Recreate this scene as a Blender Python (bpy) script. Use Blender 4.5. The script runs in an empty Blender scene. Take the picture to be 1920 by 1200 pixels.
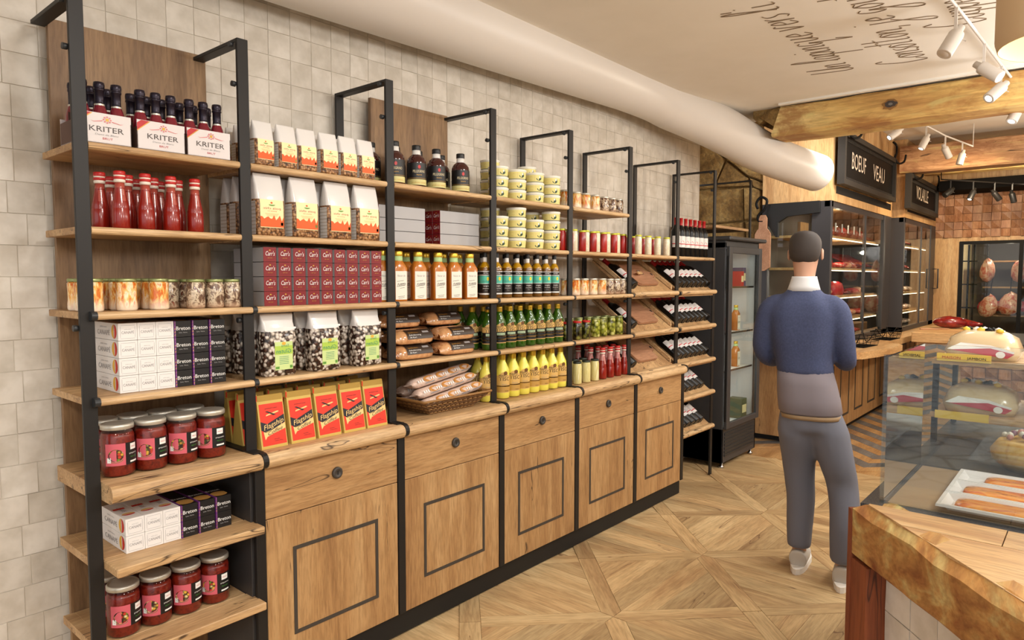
import bpy, math, random
from mathutils import Vector, Matrix, Euler
R = random.Random(7)
S = bpy.context.scene
COL = S.collection
PI = math.pi
# ---------------------------------------------------------------- camera, sky, lamps, exposure
cam = bpy.data.cameras.new('camera'); cam.sensor_width = 36; cam.lens = 24.167; cam.clip_start = .02
co = bpy.data.objects.new('camera', cam); COL.objects.link(co); S.camera = co
co.location = (-.4662, -2.1227, 1.4395)
co.rotation_euler = (math.radians(90-3.535), 0, math.radians(40.621-90))
W = bpy.data.worlds.new('world'); S.world = W; W.use_nodes = True
wb = W.node_tree.nodes['Background']; wb.inputs[0].default_value = (.97, .98, 1.0, 1); wb.inputs[1].default_value = 1.7
def lamp(name, kind, loc, power, col=(1, .97, .92), rad=.08, target=None, angle=80, blend=.6):
    l = bpy.data.lights.new(name, kind); l.energy = power; l.color = col
    if kind in ('POINT', 'SPOT'): l.shadow_soft_size = rad
    if kind == 'SPOT': l.spot_size = math.radians(angle); l.spot_blend = blend
    o = bpy.data.objects.new(name, l); COL.objects.link(o); o.location = loc
    if target is not None:
        o.rotation_euler = (Vector(target)-Vector(loc)).to_track_quat('-Z', 'Y').to_euler()
    return o
# added fill spots without fixtures, washing the shelves, floor and far side
for i, x in enumerate((.5, 1.9, 3.3)):
    lamp('fill_spot', 'SPOT', (x, -1.75, 2.6), 78, rad=.16, target=(x+.25, .1, 1.15), angle=95, blend=.9)
lamp('fill_spot', 'SPOT', (-1.3, -2.7, 2.55), 150, rad=.16, target=(-.05, .3, .5), angle=48, blend=.9)  # added spot that lifts the lower left wall and shelves
for x, y in ((.4, -3.0), (2.6, -2.9), (4.3, -2.7)):
    lamp('fill_spot', 'SPOT', (x, y, 2.6), 70, rad=.2, target=(x, y+.5, 0), angle=140, blend=1)
lamp('fill_spot', 'SPOT', (3.4, -1.4, 2.6), 40, rad=.15, target=(3.5, -1.0, 0), angle=120, blend=1)
lamp('fill_spot', 'SPOT', (5.3, -1.3, 2.6), 70, rad=.12, target=(6.2, -.2, 1.2), angle=110, blend=.8)
lamp('fill_spot', 'SPOT', (5.25, -.75, 2.62), 65, rad=.08, target=(5.9, .55, 2.1), angle=90, blend=.8)  # added spot that brightens the alcove stone
lamp('fill_spot', 'SPOT', (7.4, -1.4, 2.6), 110, col=(1, .78, .5), rad=.12, target=(8.6, -.3, 1.3), angle=110, blend=.8)
lamp('fill_spot', 'SPOT', (8.3, -1.3, 2.5), 100, col=(1, .8, .55), rad=.12, target=(10, -1.1, 1.5), angle=120, blend=.8)
for p in ((-.2, -2.7, 2.05), (1.3, -2.9, 2.05), (2.9, -2.5, 2.05), (4.3, -2.3, 2.1)): lamp('pendant_and_fill_light', 'POINT', p, 48, (1, .99, .96), .2)  # added fill points out of view, no pendants hang here
lamp('pendant_and_fill_light', 'POINT', (6.6, -2.2, 2.2), 85, (1, .86, .68), .06)  # added fill point that brightens the ceiling beyond the beam
S.view_settings.view_transform = 'Standard'; S.view_settings.look = 'None'
S.view_settings.gamma = 1; S.view_settings.use_curve_mapping = False; S.view_settings.exposure = -0.25
S.cycles.max_bounces = 8; S.cycles.transparent_max_bounces = 16; S.cycles.caustics_reflective = False; S.cycles.caustics_refractive = False
S.cycles.use_denoising = True; S.cycles.sample_clamp_indirect = 4
# ---------------------------------------------------------------- materials
def lin(c): return tuple((v/255/12.92 if v/255 <= .04045 else ((v/255+.055)/1.055)**2.4) for v in c)+(1,)
MATS = {}
def mat(name, c=(200, 200, 200), rough=.5, metal=0, coat=0, emit=0, spec=.5, trans=0):
    if name in MATS: return MATS[name]
    m = bpy.data.materials.new(name); m.use_nodes = True
    b = m.node_tree.nodes['Principled BSDF']
    b.inputs['Base Color'].default_value = lin(c); b.inputs['Roughness'].default_value = rough
    b.inputs['Metallic'].default_value = metal; b.inputs['Coat Weight'].default_value = coat
    b.inputs['Specular IOR Level'].default_value = spec
    if emit: b.inputs['Emission Color'].default_value = lin(c); b.inputs['Emission Strength'].default_value = emit
    m.diffuse_color = lin(c); MATS[name] = m
    return m
class NT:
    def __init__(s, m): s.m = m; s.n = m.node_tree.nodes; s.l = m.node_tree.links; s.b = s.n['Principled BSDF']
    def add(s, t, **k):
        n = s.n.new(t)
        for a, v in k.items():
            if a.startswith('i_'):
                key = a[2:]; key = int(key) if key.isdigit() else key.replace('_', ' ')
                n.inputs[key].default_value = v
            else: setattr(n, a, v)
        return n
    def link(s, a, b): s.l.new(a, b)
    def coords(s, scale, rnd=True, kind='Object'):
        t = s.add('ShaderNodeTexCoord'); mp = s.add('ShaderNodeMapping'); mp.inputs['Scale'].default_value = scale
        s.link(t.outputs[kind], mp.inputs['Vector'])
        if rnd:
            oi = s.add('ShaderNodeObjectInfo'); mu = s.add('ShaderNodeVectorMath', operation='SCALE')
            mu.inputs[0].default_value = (37, 53, 71); s.link(oi.outputs['Random'], mu.inputs['Scale']); s.link(mu.outputs[0], mp.inputs['Location'])
        return mp.outputs[0]
    def ramp(s, fac, stops, interp='LINEAR'):
        r = s.add('ShaderNodeValToRGB'); r.color_ramp.interpolation = interp
        e = r.color_ramp.elements
        while len(e) > 1: e.remove(e[-1])
        e[0].position = stops[0][0]; e[0].color = lin(stops[0][1])
        for p, c in stops[1:]:
            x = e.new(p); x.color = lin(c)
        s.link(fac, r.inputs[0]); return r.outputs[0]
    def mix(s, fac, a, b, mode='MIX'):
        x = s.add('ShaderNodeMix', data_type='RGBA', blend_type=mode)
        for v, i in ((fac, 0), (a, 6), (b, 7)):
            if hasattr(v, 'links') or hasattr(v, 'is_linked'): s.link(v, x.inputs[i])
            else: x.inputs[i].default_value = v
        return x.outputs[2]
    def noise(s, vec, scale, detail=4, rough=.55, dist=0):
        n = s.add('ShaderNodeTexNoise'); n.inputs['Scale'].default_value = scale; n.inputs['Detail'].default_value = detail
        n.inputs['Roughness'].default_value = rough; n.inputs['Distortion'].default_value = dist
        s.link(vec, n.inputs['Vector']); return n.outputs['Fac']
    def bump(s, h, strength=.2, dist=.01):
        b = s.add('ShaderNodeBump'); b.inputs['Strength'].default_value = strength; b.inputs['Distance'].default_value = dist
        s.link(h, b.inputs['Height']); s.link(b.outputs[0], s.b.inputs['Normal'])
    def color(s, c): s.link(c, s.b.inputs['Base Color'])
def wood(name, axis, dark, mid, light, crack=(60, 42, 28), rough=.5, scale=1., crk=.62, var=.0, big=1.0, stain=None):
    m = mat(name, mid, rough); t = NT(m)
    sc = [9*scale]*3; sc['xyz'.index(axis)] = .9*scale
    v = t.coords(sc); v2 = t.coords([x*7 for x in sc])
    a = t.noise(v, 1.1*big, 6, .6, .8); b = t.noise(v2, 2.2, 3, .6, .3)
    c = t.ramp(a, [(.3, dark), (.5, mid), (.68, light)])
    f = t.ramp(b, [(.36, (192, 184, 176)), (.6, (255, 255, 255))])
    c = t.mix(.55, c, f, 'MULTIPLY')
    k = t.noise(v, 2.3, 2, .4, 1.2)
    kr = t.ramp(k, [(crk, (0, 0, 0)), (crk+.012, (255, 255, 255)), (crk+.03, (0, 0, 0))])
    c = t.mix(kr, c, lin(crack))
    if stain:
        w = t.noise(t.coords((2.2, 2.2, 4.5)), 1.3, 5, .65, .5); w2 = t.noise(t.coords((5, 1.2, 7)), 1.9, 4, .6, .8)
        c = t.mix(t.ramp(w, [(.46, (0, 0, 0)), (.60, (215, 215, 215))]), c, lin(stain)); c = t.mix(t.ramp(w2, [(.56, (0, 0, 0)), (.7, (190, 190, 190))]), c, lin((208, 196, 128)))
    if var:
        oi = t.add('ShaderNodeObjectInfo')
        vv = t.ramp(oi.outputs['Random'], [(0, tuple(int(255*(1-var)) for _ in range(3))), (1, (255, 255, 255))])
        c = t.mix(1.0, c, vv, 'MULTIPLY')
    t.color(c); t.bump(b, .12, .004)
    return m
OAK = dict(dark=(166, 126, 86), mid=(193, 154, 108), light=(213, 177, 130))
oak = {a: wood('oak_'+a, a, **OAK) for a in 'xyz'}
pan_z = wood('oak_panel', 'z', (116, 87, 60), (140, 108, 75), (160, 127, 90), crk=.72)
dr_x = wood('oak_drawer', 'x', (154, 114, 72), (180, 139, 92), (195, 156, 108), crk=.7)
dr_z = wood('oak_door', 'z', (152, 111, 70), (178, 137, 90), (196, 158, 110), crk=.69)
nose = wood('oak_nose', 'x', (186, 148, 104), (210, 174, 128), (224, 192, 148))
plank = wood('parquet_plank', 'y', (184, 147, 104), (213, 181, 133), (228, 200, 152), crack=(112, 76, 50), rough=.4, crk=.665, var=.16, scale=.7)
plank_g = wood('parquet_grey', 'x', (96, 94, 92), (120, 116, 112), (140, 136, 130), rough=.38, crk=.9)
plank_b = wood('parquet_far', 'x', (160, 116, 72), (188, 144, 94), (206, 166, 114), rough=.38, crk=.8)
beamw = wood('rough_beam', 'y', (168, 116, 62), (220, 182, 110), (236, 214, 150), crack=(66, 44, 24), rough=.8, scale=.45, crk=.72, stain=(150, 92, 44))
beamw2 = wood('rough_beam_red', 'y', (126, 84, 54), (172, 128, 90), (198, 156, 116), crack=(60, 38, 24), rough=.8, scale=.5, stain=(120, 72, 44))
beamx = wood('rough_beam_x', 'x', (130, 74, 34), (178, 124, 62), (206, 176, 100), crack=(80, 46, 24), rough=.75, scale=.6, crk=.7, big=1.6)
beamz = wood('rough_beam_z', 'z', (96, 42, 18), (142, 74, 38), (168, 104, 60), crack=(60, 28, 14), rough=.7, scale=.6)
butch = {a: wood('butcher_wood_'+a, a, (188, 140, 90), (214, 170, 116), (228, 190, 138), rough=.45, crk=.8, var=.1) for a in 'xyz'}
board = wood('chopping_board_wood', 'x', (160, 112, 82), (182, 134, 102), (196, 150, 118), rough=.55, crk=.9)
diaw = wood('relief_wood', 'z', (150, 100, 70), (182, 130, 94), (204, 156, 118), rough=.55, crk=.9, var=.16)
black = mat('black_metal', (34, 31, 29), .5, .3)
blk2 = mat('black_plastic', (40, 42, 44), .45)
inlay = mat('dark_inlay', (62, 56, 50), .55)
kick = mat('kick_black', (8, 8, 8), .6)
anth = mat('anthracite_panel', (54, 51, 50), .5)
white = mat('white_paint', (238, 234, 226), .5)
plast = mat('white_plaster', (236, 228, 216), .75)
def mk_tile():
    m = mat('zellige_tile', (214, 205, 192), .42); t = NT(m)
    oi = t.add('ShaderNodeObjectInfo')
    v = t.coords((1, 1, 1))
    n = t.noise(v, 14, 3); n2 = t.noise(v, 55, 2)
    c = t.ramp(n, [(.35, (204, 195, 181)), (.65, (224, 216, 204))])
    r = t.ramp(oi.outputs['Random'], [(0, (240, 239, 237)), (.5, (249, 248, 247)), (1, (255, 255, 255))])
    t.color(t.mix(1.0, c, r, 'MULTIPLY'))
    t.bump(t.mix(.3, n, n2), .22, .010)
    return m
tile_m = mk_tile(); grout = mat('grout', (204, 195, 181), .9)
def mk_ceiling():
    m = mat('ceiling_paint', (234, 228, 218), .85); t = NT(m)
    n = t.noise(t.coords((1, 1, 1), False), 3, 4); t.color(t.ramp(n, [(.3, (230, 224, 213)), (.7, (236, 230, 220))])); return m
ceil_m = mk_ceiling()
def mk_stone():
    m = mat('limestone_block', (150, 122, 78), .9); t = NT(m)
    v = t.coords((1, 1, 1)); a = t.noise(v, 6, 8, .65, .4); b = t.noise(v, 38, 6, .7)
    c = t.ramp(a, [(.3, (104, 78, 42)), (.5, (150, 122, 76)), (.7, (182, 158, 108))])
    t.color(t.mix(.35, c, t.ramp(b, [(.4, (90, 70, 40)), (.6, (214, 196, 150))]), 'OVERLAY')); t.bump(t.mix(.5, a, b), .9, .03); return m
stone_m = mk_stone()
def mk_granite():
    m = mat('black_granite', (46, 46, 48), .4); t = NT(m)
    n = t.noise(t.coords((1, 1, 1)), 260, 2); t.color(t.ramp(n, [(.4, (36, 36, 38)), (.7, (82, 80, 80))])); return m
granite = mk_granite()
def mk_glass(name, tint=(250, 252, 252), refl=1.0):
    m = bpy.data.materials.new(name); m.use_nodes = True; nt = m.node_tree; n = nt.nodes; n.clear()
    o = n.new('ShaderNodeOutputMaterial'); mx = n.new('ShaderNodeMixShader'); tr = n.new('ShaderNodeBsdfTransparent'); gl = n.new('ShaderNodeBsdfGlossy')
    fr = n.new('ShaderNodeFresnel'); fr.inputs[0].default_value = 1.5
    mu = n.new('ShaderNodeMath'); mu.operation = 'MULTIPLY'; mu.inputs[1].default_value = refl; mu.use_clamp = True
    ge = n.new('ShaderNodeNewGeometry'); iv = n.new('ShaderNodeMath'); iv.operation = 'SUBTRACT'; iv.inputs[0].default_value = 1; nt.links.new(ge.outputs['Backfacing'], iv.inputs[1]); m2 = n.new('ShaderNodeMath'); m2.operation = 'MULTIPLY'; nt.links.new(iv.outputs[0], m2.inputs[1])
    tr.inputs[0].default_value = lin(tint); gl.inputs['Roughness'].default_value = .02
    nt.links.new(fr.outputs[0], mu.inputs[0]); nt.links.new(mu.outputs[0], m2.inputs[0]); nt.links.new(m2.outputs[0], mx.inputs[0]); nt.links.new(tr.outputs[0], mx.inputs[1]); nt.links.new(gl.outputs[0], mx.inputs[2]); nt.links.new(mx.outputs[0], o.inputs[0])
    MATS[name] = m; return m
glass = mk_glass('clear_glass', (242, 246, 244), 1.2)
glass3 = mk_glass('case_glass', (244, 247, 246), 3.0)
glass2 = mk_glass('jar_glass', (246, 246, 246), .5)
def speck(name, cols, scale=90, rough=.25, coat=.4, kind='noise', zmix=None, bump=0, sc=(1, 1, 1), edge=(120, 110, 100)):
    m = mat(name, cols[len(cols)//2], rough, coat=coat); t = NT(m); v = t.coords(sc)
    if kind == 'noise': f = t.noise(v, scale, 4, .6, .6); st = [(.3+.4*i/(len(cols)-1), c) for i, c in enumerate(cols)]; c = t.ramp(f, st)
    else:
        vo = t.add('ShaderNodeTexVoronoi'); vo.inputs['Scale'].default_value = scale; t.link(v, vo.inputs['Vector'])
        sp = t.add('ShaderNodeSeparateColor'); t.link(vo.outputs['Color'], sp.inputs[0])
        c = t.ramp(sp.outputs[0], [(i/len(cols), k) for i, k in enumerate(cols)], 'CONSTANT')
        d = t.ramp(vo.outputs['Distance'], [(.0, (255, 255, 255)), (.35, (235, 232, 230)), (.6, edge), (.8, tuple(int(v*.55) for v in edge))])
        c = t.mix(1.0, c, d, 'MULTIPLY')
        iv = t.add('ShaderNodeMath', operation='SUBTRACT'); iv.inputs[0].default_value = 1; t.link(vo.outputs['Distance'], iv.inputs[1])
        if bump: t.bump(iv.outputs[0], bump, .004)
    if zmix:                                   # a second colour settles at the bottom (z in object space)
        tc = t.add('ShaderNodeTexCoord'); s2 = t.add('ShaderNodeSeparateXYZ'); t.link(tc.outputs['Object'], s2.inputs[0])
        mr = t.add('ShaderNodeMapRange'); mr.inputs[1].default_value = zmix[0]; mr.inputs[2].default_value = zmix[1]; t.link(s2.outputs[2], mr.inputs[0])
        c = t.mix(mr.outputs[0], lin(zmix[2]), c)
    t.color(c); return m
# ---------------------------------------------------------------- mesh builder
GL = {}
def glyphs(s):
    if s in GL: return GL[s]
    cu = bpy.data.curves.new('t', 'FONT'); cu.body = s; cu.size = 1; cu.resolution_u = 2
    ob = bpy.data.objects.new('t', cu); me = bpy.data.meshes.new_from_object(ob)
    vs = [(v.co.x, v.co.y) for v in me.vertices]; fs = [tuple(p.vertices) for p in me.polygons]
    bpy.data.objects.remove(ob); bpy.data.curves.remove(cu); bpy.data.meshes.remove(me)
    x0 = min(v[0] for v in vs); x1 = max(v[0] for v in vs)
    vs = [(v[0]-(x0+x1)/2, v[1]) for v in vs]
    GL[s] = (vs, fs, x1-x0); return GL[s]
WPOS = {}
class MB:
    def __init__(s): s.v = []; s.f = []; s.m = []; s.sm = []; s.mats = []
    def mi(s, m):
        if m not in s.mats: s.mats.append(m)
        return s.mats.index(m)
    def add(s, vs, fs, m, smooth=False):
        k = len(s.v); i = s.mi(m); s.v += [tuple(v) for v in vs]
        for f in fs: s.f.append(tuple(a+k for a in f)); s.m.append(i); s.sm.append(smooth)
        return s
    def box(s, a, b, m, bev=0, fn=None):
        (x0, y0, z0), (x1, y1, z1) = a, b
        if not bev:
            vs = [(x, y, z) for x in (x0, x1) for y in (y0, y1) for z in (z0, z1)]
            fs = [(0, 1, 3, 2), (4, 6, 7, 5), (0, 4, 5, 1), (2, 3, 7, 6), (0, 2, 6, 4), (1, 5, 7, 3)]
        else:
            vs = []; ix = {}
            for i, x in enumerate((x0, x1)):
                for j, y in enumerate((y0, y1)):
                    for k, z in enumerate((z0, z1)):
                        dx = bev if i == 0 else -bev; dy = bev if j == 0 else -bev; dz = bev if k == 0 else -bev
                        for a_, p in enumerate(((x, y+dy, z+dz), (x+dx, y, z+dz), (x+dx, y+dy, z))):
                            ix[i, j, k, a_] = len(vs); vs.append(p)
            fs = []
            for i in (0, 1):
                q = [ix[i, 0, 0, 0], ix[i, 1, 0, 0], ix[i, 1, 1, 0], ix[i, 0, 1, 0]]; fs.append(q if i else q[::-1])
                q = [ix[0, i, 0, 1], ix[0, i, 1, 1], ix[1, i, 1, 1], ix[1, i, 0, 1]]; fs.append(q if i else q[::-1])
                q = [ix[0, 0, i, 2], ix[1, 0, i, 2], ix[1, 1, i, 2], ix[0, 1, i, 2]]; fs.append(q if i else q[::-1])
            for a_, b_ in ((0, 1), (0, 2), (1, 2)):
                c_ = 3-a_-b_
                for p in (0, 1):
                    for q in (0, 1):
                        d0 = [0]*3; d0[a_] = p; d0[b_] = q; d1 = list(d0); d0[c_] = 0; d1[c_] = 1
                        f = [ix[tuple(d0)+(a_,)], ix[tuple(d0)+(b_,)], ix[tuple(d1)+(b_,)], ix[tuple(d1)+(a_,)]]
                        fs.append(f)
            for i in (0, 1):
                for j in (0, 1):
                    for k in (0, 1): fs.append([ix[i, j, k, 0], ix[i, j, k, 1], ix[i, j, k, 2]])
            c = Vector(((x0+x1)/2, (y0+y1)/2, (z0+z1)/2)); g = []
            for f in fs:
                p = [Vector(vs[a_]) for a_ in f]; n = (p[1]-p[0]).cross(p[2]-p[0])
                g.append(f if n.dot(sum(p, Vector())/len(p)-c) > 0 else f[::-1])
            fs = g
        if fn: vs = [fn(*v) for v in vs]
        return s.add(vs, fs, m)
    def lathe(s, prof, m, n=14, o=(0, 0, 0), M=None, smooth=True, caps=True):
        """prof: list of (r, z) or (r, z, mat) rings; a ring given twice makes a hard edge"""
        cur = m; k = len(s.v); rings = []; prev = None
        for p in prof:
            if len(p) > 2: cur = p[2]
            ring = [(o[0]+p[0]*math.cos(2*PI*i/n), o[1]+p[0]*math.sin(2*PI*i/n), o[2]+p[1]) for i in range(n)]
            if M: ring = [tuple(M @ Vector(q)) for q in ring]
            rings.append((ring, cur, p))
        base = len(s.v)
        for r_, _, _ in rings: s.v += r_
        for a in range(len(rings)-1):
            if rings[a][2][:2] == rings[a+1][2][:2]: continue
            i = s.mi(rings[a][1])
            for b in range(n):
                c = (b+1) % n; s.f.append((base+a*n+b, base+a*n+c, base+(a+1)*n+c, base+(a+1)*n+b)); s.m.append(i); s.sm.append(smooth)
        if caps and prof[0][0] > 0: s.f.append(tuple(base+b for b in range(n))[::-1]); s.m.append(s.mi(rings[0][1])); s.sm.append(False)
        if caps and prof[-1][0] > 0: s.f.append(tuple(base+(len(rings)-1)*n+b for b in range(n))); s.m.append(s.mi(rings[-1][1])); s.sm.append(False)
        return s
    def loft(s, secs, m, n=5, smooth=True, cap=True, o=(0, 0)):
        """stack of rounded rectangles (z, half width, half depth, corner radius[, y offset])"""
        rings = []
        for q in secs:
            z, hw, hd, cr = q[:4]; oy = q[4] if len(q) > 4 else 0; mm = q[5] if len(q) > 5 else None
            cr = min(cr, hw*.999, hd*.999); ring = []
            for cx, cy, a0 in ((1, 1, 0), (-1, 1, 90), (-1, -1, 180), (1, -1, 270)):
                for j in range(n):
                    a = math.radians(a0+90*j/(n-1)); ring.append((o[0]+cx*(hw-cr)+cr*math.cos(a), o[1]+oy+cy*(hd-cr)+cr*math.sin(a), z))
            rings.append((ring, mm))
        k = len(s.v); N = len(rings[0][0]); cur = m
        for r_, _ in rings: s.v += r_
        for a in range(len(rings)-1):
            if rings[a][1]: cur = rings[a][1]
            i = s.mi(cur)
            for b in range(N):
                c = (b+1) % N; s.f.append((k+a*N+b, k+a*N+c, k+(a+1)*N+c, k+(a+1)*N+b)); s.m.append(i); s.sm.append(smooth)
        if cap:
            s.f.append(tuple(k+b for b in range(N))[::-1]); s.m.append(s.mi(m)); s.sm.append(False)
            s.f.append(tuple(k+(len(rings)-1)*N+b for b in range(N))); s.m.append(s.mi(cur)); s.sm.append(False)
        return s
    def tube(s, path, r, m, n=8, closed=False, smooth=True, flat=None):
        P = [Vector(p) for p in path]; k = len(s.v); up = Vector((0, 0, 1)); i = s.mi(m); L = len(P); prevn = None
        for a, p in enumerate(P):
            if closed: d = P[(a+1) % L]-P[a-1]
            else: d = P[min(a+1, L-1)]-P[max(a-1, 0)]
            d.normalize()
            if prevn is None: u = d.cross(up if abs(d.z) < .9 else Vector((1, 0, 0)))
            else: u = prevn - d*prevn.dot(d)
            u.normalize(); prevn = u; w = d.cross(u); rr = r[a] if isinstance(r, (list, tuple)) else r
            for b in range(n):
                t = 2*PI*b/n; s.v.append(tuple(p+(u*math.cos(t)+w*math.sin(t))*rr))
        for a in range(L if closed else L-1):
            a2 = (a+1) % L
            for b in range(n):
                c = (b+1) % n; s.f.append((k+a*n+b, k+a2*n+b, k+a2*n+c, k+a*n+c)[::-1]); s.m.append(i); s.sm.append(smooth)
        if not closed:
            s.f.append(tuple(k+b for b in range(n))[::-1][::-1]); s.m.append(i); s.sm.append(False)
            s.f.append(tuple(k+(L-1)*n+b for b in range(n))[::-1]); s.m.append(i); s.sm.append(False)
        return s
    def prism(s, poly, h0, h1, m, plane='xy', side=None):
        n = len(poly); k = len(s.v)
        T = {'xy': lambda a, b, h: (a, b, h), 'xz': lambda a, b, h: (a, h, b), 'yz': lambda a, b, h: (h, a, b)}[plane]
        ar = sum(poly[i][0]*poly[(i+1) % n][1]-poly[(i+1) % n][0]*poly[i][1] for i in range(n))
        P = list(poly) if ar > 0 else list(poly)[::-1]
        fl = plane == 'xz'
        vs = [T(a, b, h0) for a, b in P]+[T(a, b, h1) for a, b in P]
        fs = [tuple(range(n))[::-1], tuple(range(n, 2*n))]
        sd = [(i, (i+1) % n, n+(i+1) % n, n+i) for i in range(n)]
        if (h1 < h0) != fl: fs = [f[::-1] for f in fs]; sd = [f[::-1] for f in sd]
        s.add(vs, fs, m); i = s.mi(side or m)
        for f in sd: s.f.append(tuple(a+k for a in f)); s.m.append(i); s.sm.append(False)
        return s
    def quad(s, ps, m): return s.add(ps, [tuple(range(len(ps)))], m)
    def patch(s, fn, u0, u1, v0, v1, m, nu=1, nv=1, smooth=True):
        vs = [fn(u0+(u1-u0)*i/nu, v0+(v1-v0)*j/nv) for j in range(nv+1) for i in range(nu+1)]
        fs = [(j*(nu+1)+i, j*(nu+1)+i+1, (j+1)*(nu+1)+i+1, (j+1)*(nu+1)+i) for j in range(nv) for i in range(nu)]
        return s.add(vs, fs, m, smooth)
    def text(s, txt, size, m, fn, u=0, v=0, width=None, mirror=False, slant=0, sx=1):
        vs, fs, w = glyphs(txt); k = size; kx = size*sx
        if width: kx = width/w
        q = -1 if mirror else 1
        return s.add([fn(u+q*(a*kx+b*k*slant), v+b*k) for a, b in vs], fs if not mirror else [f[::-1] for f in fs], m)
    def build(s, name, parent=None, o=(0, 0, 0), **k):
        me = bpy.data.meshes.new(name)
        me.from_pydata([(v[0]-o[0], v[1]-o[1], v[2]-o[2]) for v in s.v], [], s.f)
        for m in s.mats: me.materials.append(m)
        me.polygons.foreach_set('material_index', s.m); me.polygons.foreach_set('use_smooth', s.sm); me.update()
        return link(bpy.data.objects.new(name, me), parent, o, **k)
KIDS = {}
def link(ob, parent=None, o=(0, 0, 0), label=None, cat=None, group=None, kind=None):
    COL.objects.link(ob); WPOS[ob.name] = Vector(o); KIDS[ob.name] = []
    if parent: ob.parent = parent; ob.location = Vector(o)-WPOS[parent.name]; KIDS[parent.name].append(ob)
    else: ob.location = o
    if label: ob['label'] = label
    if cat: ob['category'] = cat
    if group: ob['group'] = group
    if kind: ob['kind'] = kind
    return ob
def empty(name, o=(0, 0, 0), **k):
    e = bpy.data.objects.new(name, None); e.empty_display_size = .05
    return link(e, None, o, **k)
def part(parent, name, mb, **k): return mb.build(name, parent, tuple(WPOS[parent.name]), **k)
def copy(o, parent=None):
    c = o.copy(); COL.objects.link(c); c.parent = parent; WPOS[c.name] = WPOS[o.name]; KIDS[c.name] = []
    for ch in KIDS[o.name]: KIDS[c.name].append(copy(ch, c))
    return c
class Kind:
    """one modelled product; put() places the model itself first and copies of it after that"""
    def __init__(s, root, cat, group): s.r = root; s.used = False; s.cat = cat; s.g = group
    def put(s, loc, label, rz=0, rot=None, group=None, sc=1):
        o = copy(s.r) if s.used else s.r; s.used = True
        o.location = loc; o.rotation_euler = rot if rot is not None else (0, 0, rz)
        if sc != 1: o.scale = (sc,)*3 if not isinstance(sc, tuple) else sc
        o['label'] = label; o['category'] = s.cat; g = group or s.g
        if g: o['group'] = g
        return o
ORD = 'first second third fourth fifth sixth seventh eighth ninth tenth eleventh twelfth'.split()
def cylfn(r): return lambda u, v: (r*math.sin(u/r), -r*math.cos(u/r), v)
def flatfn(y): return lambda u, v: (u, y, v)
# ================================================================ the setting
floor = MB().box((-2.2, -5, -.06), (12, 1.2, -.005), plank).build('floor', kind='structure')
pave_m = mat('cobble_paving', (150, 152, 156), .8)
def mk_cobble():
    t = NT(pave_m); vo = t.add('ShaderNodeTexVoronoi', feature='DISTANCE_TO_EDGE'); vo.inputs['Scale'].default_value = 2.6
    v = t.coords((1, 1, 1), False); t.link(v, vo.inputs['Vector'])
    n = t.noise(v, 4, 5); c = t.ramp(n, [(.3, (120, 124, 130)), (.7, (188, 188, 184))])
    t.color(t.mix(t.ramp(vo.outputs['Distance'], [(.02, (255, 255, 255)), (.06, (0, 0, 0))]), c, lin((66, 66, 68))))
mk_cobble()
MB().box((-12, -9, -.16), (-2.2, 6, -.05), pave_m).build('ground_paving', kind='structure')
# parquet: square cells, each with two diagonal battens and three battens parallel to every side
H_, s_ = .43, .062
def pk(poly, name='plank', m=plank):
    cx = sum(p[0] for p in poly)/len(poly); cy = sum(p[1] for p in poly)/len(poly); out = []
    for x, y in poly:
        d = math.hypot(x-cx, y-cy); k = (d-.0022)/d; out.append((cx+(x-cx)*k, cy+(y-cy)*k))
    b = MB(); b.prism(out, -.006, 0, m)
    me = bpy.data.meshes.new(name); me.from_pydata(b.v, [], b.f); me.materials.append(m); me.update(); return me
def strip(t0, t1): return pk([(t0, -(t0-s_)), (t1, -(t1-s_)), (t1, t1-s_), (t0, t0-s_)])
strips = [pk([(s_, 0), (.205, -(.205-s_)), (.205, .205-s_)]), strip(.205, .318), strip(.318, .43)]
q_ = s_/2
dg1 = pk([(-q_, q_), (H_-s_, H_), (H_, H_), (H_, H_-s_), (q_, -q_)]); dg2 = pk([(s_, 0), (H_, H_-s_), (H_, H_), (H_-s_, H_), (0, s_)])
def rot_mesh(me, a):                            # grain of a diagonal batten runs along its own y axis
    me.transform(Matrix.Rotation(a, 4, 'Z'))
rot_mesh(dg1, PI/4); rot_mesh(dg2, PI/4)
def put_plank(me, loc, rz):
    o = bpy.data.objects.new('plank', me); link(o, floor, (loc[0], loc[1], R.uniform(-.0004, .0003))); o.rotation_euler = (0, 0, rz)
for i in range(-1, 4):
    for j in range(3):
        cx, cy = 2.40+.86*i, -.17-.86*j
        for k in range(4):
            a = k*PI/2
            px, py = cx+.25*math.cos(a), cy+.25*math.sin(a)
            if py > .0 or px > 5.0 or (px < 1.75 and py > -.35) or (cx > 4.8 and k != 2): continue
            for st in strips: put_plank(st, (cx, cy), a)
        for k, (me, b) in enumerate(((dg1, PI/4), (dg2, 3*PI/4), (dg1, 5*PI/4), (dg2, 7*PI/4))):
            px, py = cx+.3*math.cos(b), cy+.3*math.sin(b)
            if py > .05 or px > 5.0 or (px < 1.75 and py > -.35): continue
            put_plank(me, (cx, cy), b-PI/4-PI/4)
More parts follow.
